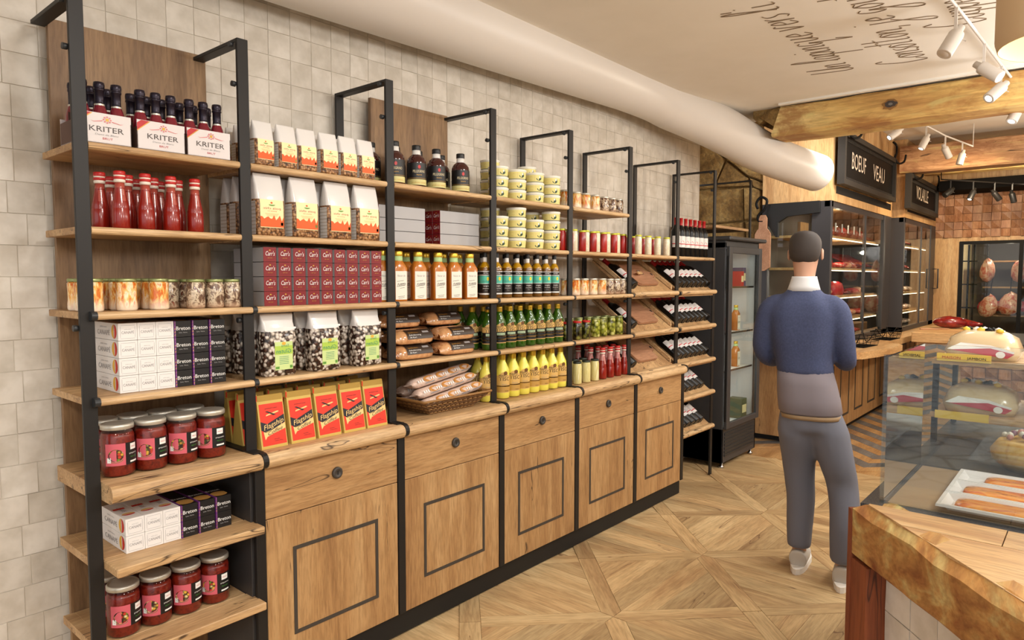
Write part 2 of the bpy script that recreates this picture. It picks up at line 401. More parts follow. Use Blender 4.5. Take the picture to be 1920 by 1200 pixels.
# farther on the floor turns to oak and grey chevrons
far = MB().box((5.0, -2.4, -.005), (10, .35, -.0045), plank_b).build('floor', kind='structure')
cw = .55
def chev(sg, m):
    b = MB(); d = cw*sg; b.prism([(0, 0), (.152, 0), (.152+d, cw), (d, cw)], -.004, .0006, m); me = bpy.data.meshes.new('plank')
    me.from_pydata(b.v, [], b.f); me.materials.append(m); me.update(); return me
cm = {(sg, g): chev(sg, (plank_b, plank_g)[g]) for sg in (1, -1) for g in (0, 1)}
for c in range(5):
    sg = 1 if c % 2 else -1
    for k in range(30):
        x = 4.4+.155*k+(cw if sg < 0 else 0)
        if x+min(0, sg*cw) < 4.98 or x > 9.0: continue
        o = bpy.data.objects.new('plank', cm[sg, k % 2]); link(o, far, (x, .3-cw*(c+1), 0))
# ceilings
ceil = MB().box((-2.2, -5, 2.65), (4.86, .42, 2.72), ceil_m).build('ceiling', kind='structure')
MB().box((4.86, -5, 2.95), (12, 1.2, 3.0), ceil_m).build('ceiling', kind='structure')
MB().box((4.86, -5, 2.65), (4.9, 1.2, 3.0), ceil_m).build('ceiling', kind='structure')
MB().box((4.435, -5, 2.636), (4.47, -.36, 2.654), white).build('cove_light_line', kind='structure')  # white paint stands in for the bright cove light line
MB().box((-2.2, -5.1, -.05), (12, -5, 2.72), plast).build('wall_right', kind='structure')
MB().box((-2.25, .36, -.05), (-2.2, 1.2, 2.72), plast).build('wall_front', kind='structure')
# tiled wall
wl = MB().box((-2.2, .3625, -.05), (4.74, .45, 2.65), grout).build('wall_left', kind='structure')
tw, th = .0955, .0952
def tile_mesh(i):
    b = MB(); rr = random.Random(i); g = .0003
    t = [rr.uniform(0, .0024) for _ in range(4)]
    x0, x1, z0, z1 = g, tw-g, g, th-g; e = .0011
    fr = [(x0+e, -.0065-t[0], z0+e), (x1-e, -.0065-t[1], z0+e), (x1-e, -.0065-t[2], z1-e), (x0+e, -.0065-t[3], z1-e)]
    bk = [(x0, .004, z0), (x1, .004, z0), (x1, .004, z1), (x0, .004, z1)]
    md = [(x0, -.004, z0), (x1, -.004, z0), (x1, -.004, z1), (x0, -.004, z1)]
    b.add(fr+md+bk, [(0, 1, 2, 3)]+[(4+i, 4+(i+1) % 4, (i+1) % 4, i) for i in range(4)]+[(8+i, 8+(i+1) % 4, 4+(i+1) % 4, 4+i) for i in range(4)], tile_m)
    me = bpy.data.meshes.new('tile'); me.from_pydata(b.v, [], b.f); me.materials.append(tile_m); me.update(); return me
tms = [tile_mesh(i) for i in range(14)]
rest = MB(); cand = []
for r_ in range(28):
    z = 2.346-1.0+.0952*(r_-14)
    off = R.choice((0, 0, .048, .02))
    for c in range(-8, 53):
        x = .79+tw*(c-7)+off
        if x+tw > 4.74 or z < -.05: continue
        near = abs(x-.3) if z > 1.86 or x < .16 else 99
        vis = (x < .16 and x > -.14) or (z > 2.0 and x > .1) or (z > 1.9 and x > 1.9)
        cand.append((0 if vis else 1, x if vis else 9, x, z))
cand.sort()
for n, (a, _, x, z) in enumerate(cand):
    i = R.randrange(14)
    if n < 298 and a == 0:
        o = bpy.data.objects.new('tile', tms[i]); link(o, wl, (x, .3675, z))
    else:
        k = len(rest.v); me = tms[i]
        rest.add([(v.co.x+x, v.co.y+.3675, v.co.z+z) for v in me.vertices], [tuple(p.vertices) for p in me.polygons], tile_m)
part(wl, 'tiles', rest, kind='stuff')
# alcove with dressed stone behind the fridge, and the stone corbel that carries the beam
MB().box((4.74, 1.1, -.05), (6, 1.2, 2.95), stone_m).build('wall_back', kind='structure')
ws = MB().box((5.9, .3, -.05), (6.0, 1.2, 2.95), stone_m).build('wall_stone', kind='structure')
for poly in ([(.97, 2.84), (.64, 2.56), (.73, 2.35), (.74, 2.3), (.97, 2.29)], [(.97, 2.93), (.97, 2.85), (.63, 2.57), (.53, 2.72), (.76, 2.93)],
             [(.63, 2.55), (.41, 2.36), (.37, 2.285), (.72, 2.30), (.72, 2.36)], [(.97, 2.28), (.46, 2.28), (.45, 1.97), (.97, 1.95)], [(.97, 1.94), (.45, 1.96), (.43, 1.73), (.97, 1.73)],
             [(.45, 2.275), (.36, 2.27), (.29, 2.24), (.28, 1.98), (.44, 1.97)], [(.4, 2.36), (.22, 2.28), (.24, 2.225), (.29, 2.245), (.36, 2.28)], [(.44, 1.96), (.28, 1.97), (.28, 1.79), (.43, 1.79)],
             [(.52, 2.72), (.63, 2.56), (.41, 2.375), (.22, 2.29), (.2, 2.7)]):
    cy = sum(p[0] for p in poly)/len(poly); cz = sum(p[1] for p in poly)/len(poly)
    inn = [(cy+(y-cy)*.975, cz+(z-cz)*.975) for y, z in poly]; d = R.uniform(.03, .07)
    b = MB(); N = len(inn); sm = [(cy+(y-cy)*.93, cz+(z-cz)*.93) for y, z in inn]
    vs = [(5.9, y, z) for y, z in inn]+[(5.9-d*.75, y, z) for y, z in inn]+[(5.9-d, y, z) for y, z in sm]
    b.add(vs, [tuple(range(2*N, 3*N))]+[(k*N+i, k*N+(i+1) % N, (k+1)*N+(i+1) % N, (k+1)*N+i) for k in (0, 1) for i in range(N)], stone_m)
    part(ws, 'block', b)
cb = empty('stone_corbel', (4.55, -.2, 2.5), label='rough stone corbel wedged under the end of the front ceiling beam', cat='corbel')
for poly, x0 in (([(-.135, 2.65), (-.31, 2.65), (-.181, 2.553), (-.135, 2.6)], 4.56), ([(-.32, 2.65), (-.348, 2.64), (-.305, 2.5), (-.29, 2.52), (-.185, 2.60)], 4.54)):
    part(cb, 'block', MB().prism(poly, x0, 4.85, stone_m, 'yz'))
# beams
def beam(name, x0, x1, y0, y1, z0, z1, m, label, n=26, taper=0):
    b = MB(); rr = random.Random(name); rings = []
    for i in range(n+1):
        t = i/n; y = y0+(y1-y0)*t; e = lambda: rr.uniform(-.005, .005); ring = []
        for x, z, cx, cz in ((x0, z0, .02, 0), (x0, z0, 0, .02), (x0, z1, 0, -.012), (x0, z1, .012, 0), (x1, z1, 0, 0), (x1, z0, 0, .02), (x1, z0, -.02, 0)):
            yy = y+(taper*(z1-z)/(z1-z0) if i == 0 else 0); ring.append((x+cx+e(), yy, z+cz+e()))
        rings.append(ring)
    for r_ in rings: b.v += r_
    for i in range(n):
        for j in range(7): k = (j+1) % 7; b.f.append((i*7+j, i*7+k, i*7+7+k, i*7+7+j)); b.m.append(b.mi(m)); b.sm.append(False)
    b.f += [tuple(range(7))[::-1], tuple(range(n*7, n*7+7))]; b.m += [0, 0]; b.sm += [False, False]
    return b.build(name, o=(x0, y0, z0), label=label, cat='beam')
beam('ceiling_beam', 4.5, 4.83, -.35, -5, 2.44, 2.637, beamw, 'thick rough golden oak beam crossing under the front ceiling', taper=.06)
kn = MB(); rr = random.Random(12)
for k, (sz, m_, x) in enumerate(((.052, mat('knot_ring', (134, 96, 52), .9), 4.494), (.036, mat('wood_knot', (66, 58, 54), .9), 4.4925), (.014, mat('knot_core', (112, 108, 104), .9), 4.491))):
    P = [(-1.05+sz*rr.uniform(.75, 1.2)*math.cos(a), 2.545+sz*.62*rr.uniform(.75, 1.15)*math.sin(a)) for a in [2*PI*q/16 for q in range(16)]]
    kn.prism(P, x, x+.012, m_, 'yz')
part(bpy.data.objects['ceiling_beam'], 'knot', kn)
beam('ceiling_beam', 8.0, 8.25, -.4, -5, 2.57, 2.85, beamw2, 'rough reddish beam farther back, above the second black sign')
beam('ceiling_beam', 9.0, 9.2, -.45, -5, 2.66, 2.78, beamw, 'narrow pale beam beyond the reddish beam, above the black duct')
# white pipe duct
def cr(P, n):
    out = []; Q = [P[0]]+list(P)+[P[-1]]
    for i in range(1, len(Q)-2):
        a, b, c, d = (Vector(Q[i-1]), Vector(Q[i]), Vector(Q[i+1]), Vector(Q[i+2]))
        for k in range(n):
            t = k/n; out.append(.5*((2*b)+(c-a)*t+(2*a-5*b+4*c-d)*t*t+(3*b-a-3*c+d)*t**3))
    out.append(Vector(Q[-2])); return out
pth = cr([(-2.2, .165, 2.605), (1, .165, 2.61), (3.3, .165, 2.625), (3.85, .145, 2.60), (4.3, .03, 2.52), (4.75, -.13, 2.385), (5.1, -.25, 2.32), (5.40, -.335, 2.283)], 10)
pr_ = [.178]*10+[.178-.028*i/10 for i in range(10)]+[.150+.008*i/10 for i in range(10)]+[.158]*12+[max(.147, .158-.001*i) for i in range(len(pth)-42)]
MB().tube(pth, pr_, mat('duct_white', (224, 217, 209), .38), 40).build('ventilation_duct', o=(3.8, .15, 2.6), label='fat white ventilation pipe that runs along the wall top and bends down', cat='duct')
# ceiling handwriting: single strokes painted on the plaster
INK = mat('ceiling_ink', (126, 106, 82), .8)
ST = {'U': [[(0, 2), (.05, .5), (.4, 0), (.8, .4), (.95, 2), (1, .3), (1.2, 0)]], 'n': [[(0, 1), (.1, 0), (.15, .6), (.5, 1), (.65, .7), (.65, .1), (.9, .1)]], 'l': [[(0, .2), (.4, 1.6), (.3, 2.2), (.1, 1.6), (.15, .2), (.45, .1)]],
 'a': [[(.65, .9), (.3, 1), (0, .5), (.25, 0), (.6, .4), (.65, .95), (.65, .2), (.9, .1)]], 'p': [[(0, 1), (0, -1.1), (.05, .5), (.4, 1), (.7, .6), (.4, 0), (.1, .2)]], 'i': [[(0, .9), (.05, .1), (.4, .1)], [(.05, 1.5), (.12, 1.55)]],
 'q': [[(.6, .9), (.2, 1), (0, .5), (.3, 0), (.6, .5), (.6, -1.2), (.9, -.6)]], 'u': [[(0, 1), (.05, .2), (.35, 0), (.65, .5), (.7, 1), (.7, .2), (1, .1)]], 'e': [[(.05, .45), (.6, .6), (.35, 1), (.05, .6), (.2, 0), (.7, .2)]],
 'v': [[(0, 1), (.3, 0), (.65, 1), (.9, .95)]], 'r': [[(0, 1), (.1, 0), (.15, .7), (.5, 1)]], 's': [[(.5, .95), (.15, .85), (.2, .55), (.5, .3), (.3, 0), (0, .1)]], "'": [[(.1, 2.1), (.05, 1.7)]], 'C': [[(.9, 1.8), (.5, 2.1), (0, 1.1), (.4, 0), (1, .4)]],
 'o': [[(.35, 1), (0, .5), (.3, 0), (.65, .5), (.35, 1), (.8, .9)]], 't': [[(.2, 1.9), (.15, .2), (.5, .1)], [(-.15, 1.3), (.6, 1.4)]], 'g': [[(.6, .9), (.2, 1), (0, .5), (.3, .05), (.6, .6), (.55, -.9), (.1, -1.2), (.0, -.8), (.8, .2)]],
 'j': [[(.2, 1), (.2, -1), (-.3, -1.3), (-.2, -.7), (.6, .2)], [(.2, 1.5), (.27, 1.55)]], ',': [[(.1, .1), (0, -.3)]], 'J': [[(.7, 2.1), (.6, -.6), (.1, -1.2), (0, -.6), (.9, .4)]]}
def write(txt, x, y, size, sx):
    cu = bpy.data.curves.new('lettering', 'CURVE'); cu.dimensions = '3D'; cu.bevel_depth = .0028; cu.bevel_resolution = 0
    u = 0
    for ch in txt:
        if ch == ' ': u += .7; continue
        for stk in ST[ch]:
            P = cr([(a, b, 0) for a, b in stk], 4); sp = cu.splines.new('POLY'); sp.points.add(len(P)-1)
            for q, p in zip(sp.points, P):
                uu = (u+p[0]+p[1]*.35)*sx*size; q.co = (x-uu, y+p[1]*size, 2.649, 1)
        u += max(p[0] for st in ST[ch] for p in st)+.18
    cu.materials.append(INK); o = bpy.data.objects.new('lettering', cu)
    me = bpy.data.meshes.new_from_object(o); bpy.data.objects.remove(o)
    o = bpy.data.objects.new('lettering', me); link(o, ceil, (0, 0, 0))
write("Un lapinque vers l'i", 3.93, -.98, .115, .68)
write("Consotton, je goute pr", 4.0, -1.34, .115, .68)
write("Cuppe que", 3.52, -1.66, .115, .68)
# far back wall: oak boards below, relief wood above, cold room window
wb_ = MB().box((10.0, -.715, -.05), (10.1, .4, 2.95), butch['z']).box((10.0, -5, 1.89), (10.1, -.716, 2.95), butch['z']).box((10.0, -5, -.05), (10.1, -.716, .45), butch['z']).box((10.0, -5, .45), (10.1, -2.1, 1.89), butch['z']).build('wall_far', kind='structure')
def relief(i):
    b = MB(); w = .098
    P = [(0, 0, 0), (0, w, 0), (0, w, w), (0, 0, w)]; h = [(-.004, -.004, -.05, -.012), (-.004, -.05, -.012, -.004), (-.03, -.03, -.03, -.03), (-.05, -.004, -.004, -.03)][i]
    T = [(h[k], P[k][1]*.97+.0015, P[k][2]*.97+.0015) for k in range(4)]
    b.add(P+T, [(4, 6, 5), (4, 7, 6)] + [(k, (k+1) % 4, 4+(k+1) % 4, 4+k) for k in range(4)], diaw)
    me = bpy.data.meshes.new('panel'); me.from_pydata(b.v, [], b.f); me.materials.append(diaw); me.update(); return me
rl = [relief(i) for i in range(4)]
for i in range(11):
    for j in range(6):
        o = bpy.data.objects.new('panel', rl[(i+2*j+(i*j) % 3) % 4]); link(o, wb_, (9.999, -.44-.1*(i+1), 1.95+.1*j))
MB().box((9.35, -5, 2.49), (9.9, -.56, 2.61), mat('duct_black', (15, 13, 12), .9, spec=.1)).build('extraction_duct', o=(9.35, -.56, 2.49), label='long black square duct below the far ceiling', cat='duct')
# ================================================================ the shelving
XR = [.2265, .70, 1.30, 1.90, 2.50, 3.10, 3.70, 4.259]     # right edge of every upright
PW, PT = .037, .012
LV = [1.812, 1.58, 1.343, 1.102]                            # shelf tops
CT = .862
def bullnose(x0, x1, y, z0, z1, m, mb, n=6, depth=.02):
    r = (z1-z0)/2; zc = (z0+z1)/2
    prof = [(y+depth, z1)]+[(y+r-r*math.sin(PI*i/n), zc+r*math.cos(PI*i/n)) for i in range(n+1)]+[(y+depth, z0)]
    mb.prism(prof, x0, x1, m, 'yz'); return mb
NAMES = ['nearest', 'second', 'third', 'fourth', 'fifth', 'sixth', 'seventh', 'eighth']
def frame(k):
    x1 = XR[k]; x0 = x1-PW if k < 7 else x1-.032; z0 = CT+.005 if 0 < k < 7 else 0
    f = empty('shelf_upright', ((x0+x1)/2, .16, 0), label=f'black flat-bar shelf frame, {NAMES[k]} one along the wall from the near end', cat='frame', group='black shelf frames')
    part(f, 'front_post', MB().box((x0, 0, z0), (x1, PT, 2.203), black, .001))
    if k: part(f, 'back_post', MB().box((x0, .322, 0), (x1, .334, 2.203), black, .001))
    part(f, 'top_bar', MB().box((x0, PT, 2.191), (x1, .322, 2.203), black, .001))
    for i, (y, z) in enumerate(((.03, 2.186), (.018, 2.06), (.018, 1.30))):
        b = MB(); M = Matrix.Translation((x0-.004, y, z)) @ Matrix.Rotation(PI/2, 4, 'Y'); b.lathe([(.009, -.008), (.009, .004), (.006, .006)], blk2, 8, M=M); part(f, 'bolt', b)
    if k < 7:
        for z in LV[2:]:
            b = MB(); n = 8; r = .0125
            b.prism([(-.025+r-r*math.sin(PI*i/n), z-.01+r*math.cos(PI*i/n)) for i in range(n+1)]+[(.0, z-.0225), (.0, z+.0025)], x1-.014, x1+.001, blk2, 'yz'); part(f, 'shelf_clip', b)
    if 0 < k < 7:
        bx0, bx1 = x1-.040, x1-.004
        out = [(.012, CT+.001)]+[(-.057-.0265*math.sin(PI*i/8), .8375+.0265*math.cos(PI*i/8)) for i in range(9)]
        inn = [(-.057-.0225*math.sin(PI*i/8), .8375+.0225*math.cos(PI*i/8)) for i in range(8, -1, -1)]+[(.012, CT-.003)]
        part(f, 'counter_band', MB().prism([(y, z+.003) for y, z in out+inn], bx0+.018, bx1, black, 'yz').prism([(.34, CT+.001), (.34, CT+.006), (-.05, CT+.006), (-.05, CT+.001)], bx0, bx1, black, 'yz'))
        part(f, 'leg', MB().box((bx0+.002, -.052, .0975 if k < 7 else 0), (bx1, -.035, .812), black, .001))
    return f
frames = [frame(k) for k in range(8)]
f = empty('shelf_upright', (4.9, .1, 1.72), label='small black frame standing on top of the drinks fridge', cat='frame', group='black shelf frames')
part(f, 'front_post', MB().box((4.885, 0, 1.74), (4.911, .012, 2.203), black)); part(f, 'back_post', MB().box((4.885, .5, 1.74), (4.911, .512, 2.203), black)); part(f, 'top_bar', MB().box((4.885, .012, 2.191), (4.911, .5, 2.203), black))
tb = MB().box((4.262, .01, 1.80), (4.885, .5, 1.82), oak['x'], .002).build('shelf_board', o=(4.3, .2, 1.8), label='short oak shelf board above the dark drinks fridge', cat='shelf')
SN = ['top', 'second', 'third', 'fourth']
WH = ['the wine carriers', 'the small chickpea bags', 'the brown bottles', 'the upper pale tubs', 'the highest pickle jars'], ['the red sauce bottles', 'the big chickpea bags', 'the grey cartons', 'the lower pale tubs', 'the red and white jars', 'the white jars', 'the standing wine row'], ['the mixed pickle jars', 'the red cracker cartons', 'the amber bottles', 'the teal label bottles', 'the orange vegetable jars'], ['the white and black boxes', 'the marshmallow bags', 'the wrapped loaves', 'the green bottles', 'the olive jars']
for l, z in enumerate(LV):
    for k in range(len(WH[l])):
        xa = XR[k]+.0005 if k else .2; xb = XR[k+1]-PW-.0005
        b = MB(); y0 = .013 if k == 0 else .0
        b.box((xa, .013, z-.02), (xb, .30, z), oak['x'], .0015)
        nx0, nx1, ny = (XR[k], xb, -.004) if l < 2 else (XR[k]+.001, XR[k+1]-.015, -.024)
        if k == 6: nx1 = 4.24
        bullnose(nx0, nx1, ny, z-.021, z+.0005, nose, b, depth=.0365 if l > 1 else .018)
        if l > 1: b.box((nx0, -.012, z-.0205), (xb, .012, z), nose)
        b.build('shelf_board', o=(xa, 0, z), label=f'oak shelf board carrying {WH[l][k]}', cat='shelf')
# worktop pieces, one to a bay
TOPN = ['the nearest jars', 'the coffee bags', 'the bread basket', 'the yellow bottles', 'the cream jars and ketchup', 'the lowest tilted board']
for k in range(6):
    xa = XR[k]-.003 if k else .205; xb = XR[k+1]-.0405
    b = MB()
    if k == 0:
        b.box((.205, .013, .815), (xb, .30, CT), oak['x'], .001); bullnose(.2275, XR[1]-.0235, -.0835, .811, CT+.001, nose, b, 8, .096)
    else: b.box((xa, -.03, .815), (xb, .30, CT), oak['x'], .001); bullnose(xa, xb+.017, -.0835, .811, CT+.001, nose, b, 8, .06)
    b.build('worktop', o=(xa, 0, .815), label=f'thick oak worktop with rounded edge under {TOPN[k]}', cat='worktop')
# cabinets under the worktop
for k in range(1, 6):
    xa = XR[k]-.0035; xb = XR[k+1]-.0405
    c = empty('base_cabinet', ((xa+xb)/2, .1, .0975), label=f'oak base cabinet with drawer and door, {ORD[k-1]} from the near end', cat='cabinet', group='oak base cabinets')
    part(c, 'body', MB().box((xa, -.028, .0975), (xb, .30, .811), anth if k == 1 else dr_z))
    d = part(c, 'drawer', MB().box((xa+.001, -.049, .637), (xb-.001, -.0285, .8105), dr_x, .0015))
    kx = (xa+xb)/2; M = Matrix.Translation((kx, -.049, .736)) @ Matrix.Rotation(PI/2, 4, 'X')
    part(d, 'knob', MB().lathe([(.021, 0), (.021, .007), (.019, .010), (.012, .0105), (.011, .008), (.0, .008)], inlay, 20, M=M).box((kx-.002, -.0576, .729), (kx+.002, -.057, .743), kick))
    e = part(c, 'door', MB().box((xa+.001, -.049, .0985), (xb-.001, -.0285, .634), dr_z, .0015))
    w = .182 if k < 5 else .18; g = .0125; x0, x1, z0, z1 = kx-w, kx+w, .207, .517
    b = MB()
    for A, B in (((x0, z0), (x1, z0+g)), ((x0, z1-g), (x1, z1)), ((x0, z0+g), (x0+g, z1-g)), ((x1-g, z0+g), (x1, z1-g))):
        b.box((A[0], -.0515, A[1]), (B[0], -.048, B[1]), inlay)
    part(e, 'inlay_frame', b)
MB().box((.66, -.03, .004), (3.69, .30, .0965), kick).build('plinth', o=(2, 0, 0), label='long matt black plinth under the oak base cabinets', cat='plinth')
# side panel and two open shelves of the first bay
MB().box((.655, -.03, .0975), (.694, .30, .81), anth, .001).build('side_panel', o=(.67, 0, .1), label='black side panel closing the first cabinet beside the big jars', cat='panel')
for z, t in ((.636, 'upper open oak shelf with the cracker boxes, below the worktop'), (.384, 'lowest open oak shelf carrying tall red jars near the floor')):
    b = MB().box((.236, .013, z-.024), (.653, .30, z), oak['x'], .001).box((.2275, -.098, z-.026), (.668, .0125, z), oak['x'], .003).box((.205, .013, z-.024), (.2355, .30, z), oak['x'])
    b.build('open_shelf', o=(.4, 0, z), label=t, cat='shelf')
# upright oak back panels
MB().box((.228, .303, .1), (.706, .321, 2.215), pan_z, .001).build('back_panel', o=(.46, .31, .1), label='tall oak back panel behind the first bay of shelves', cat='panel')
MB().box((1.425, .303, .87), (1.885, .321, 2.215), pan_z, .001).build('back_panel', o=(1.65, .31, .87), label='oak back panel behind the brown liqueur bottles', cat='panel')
# tilted display boards
def tilt(xa, xb, z, label, side=True, ny=-.026):
    b = MB(); a = math.atan2(.2, .275); n = 8
    b.prism([(.004, z+.004), (.285, z+.206), (.285, z+.190), (.012, z-.012)], xa, xb, oak['y'], 'yz')
    t = b.build('display_board', o=(xa, 0, z), label=label, cat='shelf')
    e = MB(); bullnose(xa, xb+.016, ny, z-.02, z+.0105, nose, e, depth=.042); e.box((xa, .0, z-.03), (xb, .02, z-.0205), oak['x']); part(t, 'front_lip', e)
    if side:
        for x in (xa, xb-.014): part(t, 'side_rail', MB().prism([(.02, z+.02), (.285, z+.213), (.285, z+.240), (.02, z+.046)], x, x+.014, nose, 'yz'))
    return t
for z, n in ((LV[2], 'upper tilted oak display board with a knife on its chopping board'), (LV[3], 'middle tilted oak display board holding a chopping board'), (CT+.002, 'lowest tilted oak display board holding a chopping board')):
    tilt(3.105, 3.645, z, n, ny=-.026 if z > 1 else -.05)
for i, z in enumerate((LV[2], LV[3], .858, .622, .372)):
    tilt(3.705, 4.225, z, f'tilted oak wine shelf, {ORD[i]} from the top beside the fridge', side=False)
# drinks fridge
fr = empty('drinks_fridge', (4.76, .1, 0), label='tall dark drinks fridge with a glass door and louvred base', cat='fridge')
fb = mat('fridge_body', (58, 58, 60), .45); fi = mat('fridge_inside', (226, 226, 228), .6)
b = MB(); b.box((4.43, .0, .04), (4.45, .46, 1.70), fb, .002).box((5.06, 0, .04), (5.08, .46, 1.70), fb, .002).box((4.43, .44, .04), (5.08, .46, 1.70), fb).box((4.43, 0, .04), (5.08, .46, .30), fb, .002).box((4.43, 0, 1.66), (5.08, .46, 1.715), fb, .002); part(fr, 'body', b)
part(fr, 'lining', MB().box((4.451, .425, .30), (5.059, .439, 1.66), fi).box((4.451, .02, .30), (4.456, .425, 1.66), fi).box((5.054, .02, .30), (5.059, .425, 1.66), fi).box((4.456, .02, .30), (5.054, .425, .306), fi))
part(fr, 'top_trim', MB().box((4.40, -.05, 1.715), (5.12, .46, 1.745), fb, .008))
d = part(fr, 'door', MB().box((4.44, -.03, .30), (4.50, -.003, 1.67), fb, .003).box((5.02, -.03, .30), (5.075, -.003, 1.67), fb, .003).box((4.50, -.03, 1.62), (5.02, -.003, 1.67), fb, .003).box((4.50, -.03, .30), (5.02, -.003, .345), fb, .003))
part(d, 'pane', MB().box((4.50, -.02, .345), (5.02, -.014, 1.62), glass))
part(d, 'handle', MB().box((4.434, -.026, .36), (4.44, -.008, 1.60), kick))
for i in range(7): part(fr, 'louvre', MB().box((4.47, -.006, .085+i*.027), (5.04, .001, .103+i*.027), blk2, .001))
for x in (4.47, 5.03): part(fr, 'foot', MB().lathe([(.022, 0), (.022, .012), (.012, .014), (.012, .04)], mat('chrome', (190, 190, 190), .2, 1), 12, (x, .02, 0)))
for z in (.72, 1.01, 1.36): part(fr, 'wire_shelf', MB().box((4.457, .03, z), (5.053, .42, z+.008), mat('shelf_white', (235, 232, 225), .4)).box((4.457, .024, z-.002), (5.053, .03, z+.012), mat('chrome', (190, 190, 190), .2, 1)))
for z in (.62, .92, 1.28, 1.58): lamp('fridge_fill_light', 'POINT', (4.62, .07, z), .9, (1, .97, .93), .04)  # added points between the shelves to brighten the lining
# ================================================================ the goods
red = mat('print_red', (186, 24, 30), .45); blackp = mat('print_black', (20, 18, 18), .45); cream = mat('print_cream', (238, 226, 176), .5); wht = mat('print_white', (240, 238, 234), .5)
gold = mat('gold_cap', (214, 176, 60), .3, .6); silver = mat('lid_silver', (206, 200, 186), .35, .55); grn_lid = mat('lid_green', (150, 158, 104), .35, .6); yel_lid = mat('lid_yellow', (206, 206, 70), .4, .3)
def lab(mb, r, z0, z1, half, m, fn=None, n=8, off=.0006):
    f = fn or cylfn(r+off); mb.patch(f, -half, half, z0, z1, m, n, 1); return f
# --- sparkling wine carriers
cardm = mat('carrier_card', (222, 214, 212), .5); foil = mat('foil_purple', (42, 34, 46), .32, .5); ros = mat('rose_glass', (120, 24, 40), .15, coat=.5); brownc = mat('card_inside', (92, 66, 56), .7); goldp = mat('print_gold', (196, 150, 60), .4, .3); grey_t = mat('print_grey', (150, 146, 146), .5); dgrey = mat('print_dark', (70, 58, 54), .5)
def m_carrier():
    e = empty('bottle_carrier'); w, d = .068, .07
    b = MB(); f = flatfn(-d-.0008)
    b.box((-w, -d, 0), (w, -d+.0025, .082), cardm).box((-w, -d, 0), (-w+.002, d, .062), brownc).box((w-.002, -d, 0), (w, d, .062), brownc).box((-w, d-.0025, 0), (w, d, .075), cardm).box((-w, -d, 0), (w, d, .002), cardm).box((-w, -.0012, .0), (w, .0012, .085), brownc)
    part(e, 'carton', b)
    b = MB(); b.quad([(-w, -d-.0006, .052), (-w+.034, -d-.0006, .0805), (-w+.012, -d-.0006, .0815), (-w, -d-.0006, .072)], red).quad([(-w, -d-.0005, .049), (-w+.038, -d-.0005, .0805), (-w+.034, -d-.0005, .0805), (-w, -d-.0005, .052)], goldp)
    b.text('KRITER', .0215, dgrey, f, .004, .031, width=.088); b.text('BRUT', .0085, red, f, .006, .010, width=.026); b.text('Demi de Blanc', .007, grey_t, f, .004, .021, width=.06, slant=.3)
    for i in range(8):
        a = 2*PI*i/8; b.patch(lambda u, v, a=a: (.006+u, -d-.001, .065+v), .009*math.cos(a)-.0022, .009*math.cos(a)+.0022, .008*math.sin(a)-.0018, .008*math.sin(a)+.0018, mat('print_pink', (214, 120, 120), .5))
    b.patch(lambda u, v: (.006+u, -d-.001, .065+v), -.004, .004, -.004, .004, goldp)
    for sg in (-1, 1): b.add([(.006+sg*.012, -d-.001, .060), (.006+sg*.034, -d-.001, .056), (.006+sg*.042, -d-.001, .059), (.006+sg*.034, -d-.001, .0575), (.006+sg*.012, -d-.001, .0625)], [(0, 1, 2, 3, 4)], mat('print_pink', (214, 120, 120), .5))
    part(e, 'printed_front', b); return Kind(e, 'carrier', 'sparkling wine carriers on the top shelf')
def m_split():
    b = MB(); b.lathe([(.0, .0025), (.02, .0025), (.0215, .008), (.0215, .075), (.018, .092), (.0125, .108), (.0115, .118)], ros, 12).lathe([(.0128, .106), (.0122, .118), (.0125, .146), (.0142, .147), (.0142, .152), (.0128, .153), (.0142, .156), (.0148, .163), (.0135, .170), (.012, .171)], foil, 12)
    r = b.build('sparkling_bottle'); n = MB(); lab(n, .0128, .104, .110, .0128*PI*.98, silver, n=12); part(r, 'neck_band', n); return Kind(r, 'bottle', 'small sparkling wine bottles in the carriers')
K1, K2 = m_carrier(), m_split()
for i, x in enumerate((.272, .424, .567)):
    K1.put((x, .075, LV[0]+.001), f'white cardboard six-bottle carrier lettered KRITER, {ORD[i]} from the near end')
    for r_ in range(2):
        for c in range(3):
            K2.put((x-.044+.044*c, .075-.034+.068*r_, LV[0]+.004), f'small purple-foiled bottle, {ORD[c]} in the {("front", "back")[r_]} row of the {ORD[i]} carrier', group=None)
# --- sauce bottles
sauce = mat('tomato_sauce', (140, 26, 14), .25, coat=.3); sauceN = mat('sauce_neck', (168, 74, 62), .22, coat=.4); capr = mat('cap_red', (190, 34, 30), .4); capw = mat('cap_white', (236, 222, 206), .45)
def m_sauce(name, s=1., pale=False):
    b = MB(); nk = sauceN if not pale else mat('sauce_neck_pale', (196, 130, 124), .22, coat=.4)
    b.lathe([(.0, .001), (.0215, .001), (.0238, .005), (.0238, .056), (.0228, .058), (.0232, .062), (.021, .076), (.0165, .098, nk if pale else sauce), (.0135, .118, nk), (.0125, .134)], sauce, 16)
    r = b.build(name)
    part(r, 'cap', MB().lathe([(.0145, .133, capw), (.0155, .138), (.0145, .142), (.0145, .142, capr), (.016, .143), (.016, .149), (.0148, .150, capw), (.0148, .153), (.0158, .154, capr), (.0158, .164), (.014, .166, capr)], capw, 14))
    n = MB(); f = cylfn(.0185)
    def slope(u, v):
        t = (v-.076)/(.118-.076); rr = .0215+(.0142-.0215)*t; return (rr*math.sin(u/rr), -rr*math.cos(u/rr), v)
    n.patch(slope, -.008, .006, .080, .114, nk, 4, 2)
    for z in (.100, .106, .112): n.add([slope(-.0025, z), slope(0, z-.003), slope(.0025, z), slope(0, z+.003)], [(0, 1, 2, 3)], capr if pale else capw)
    part(r, 'neck_print', n); return r
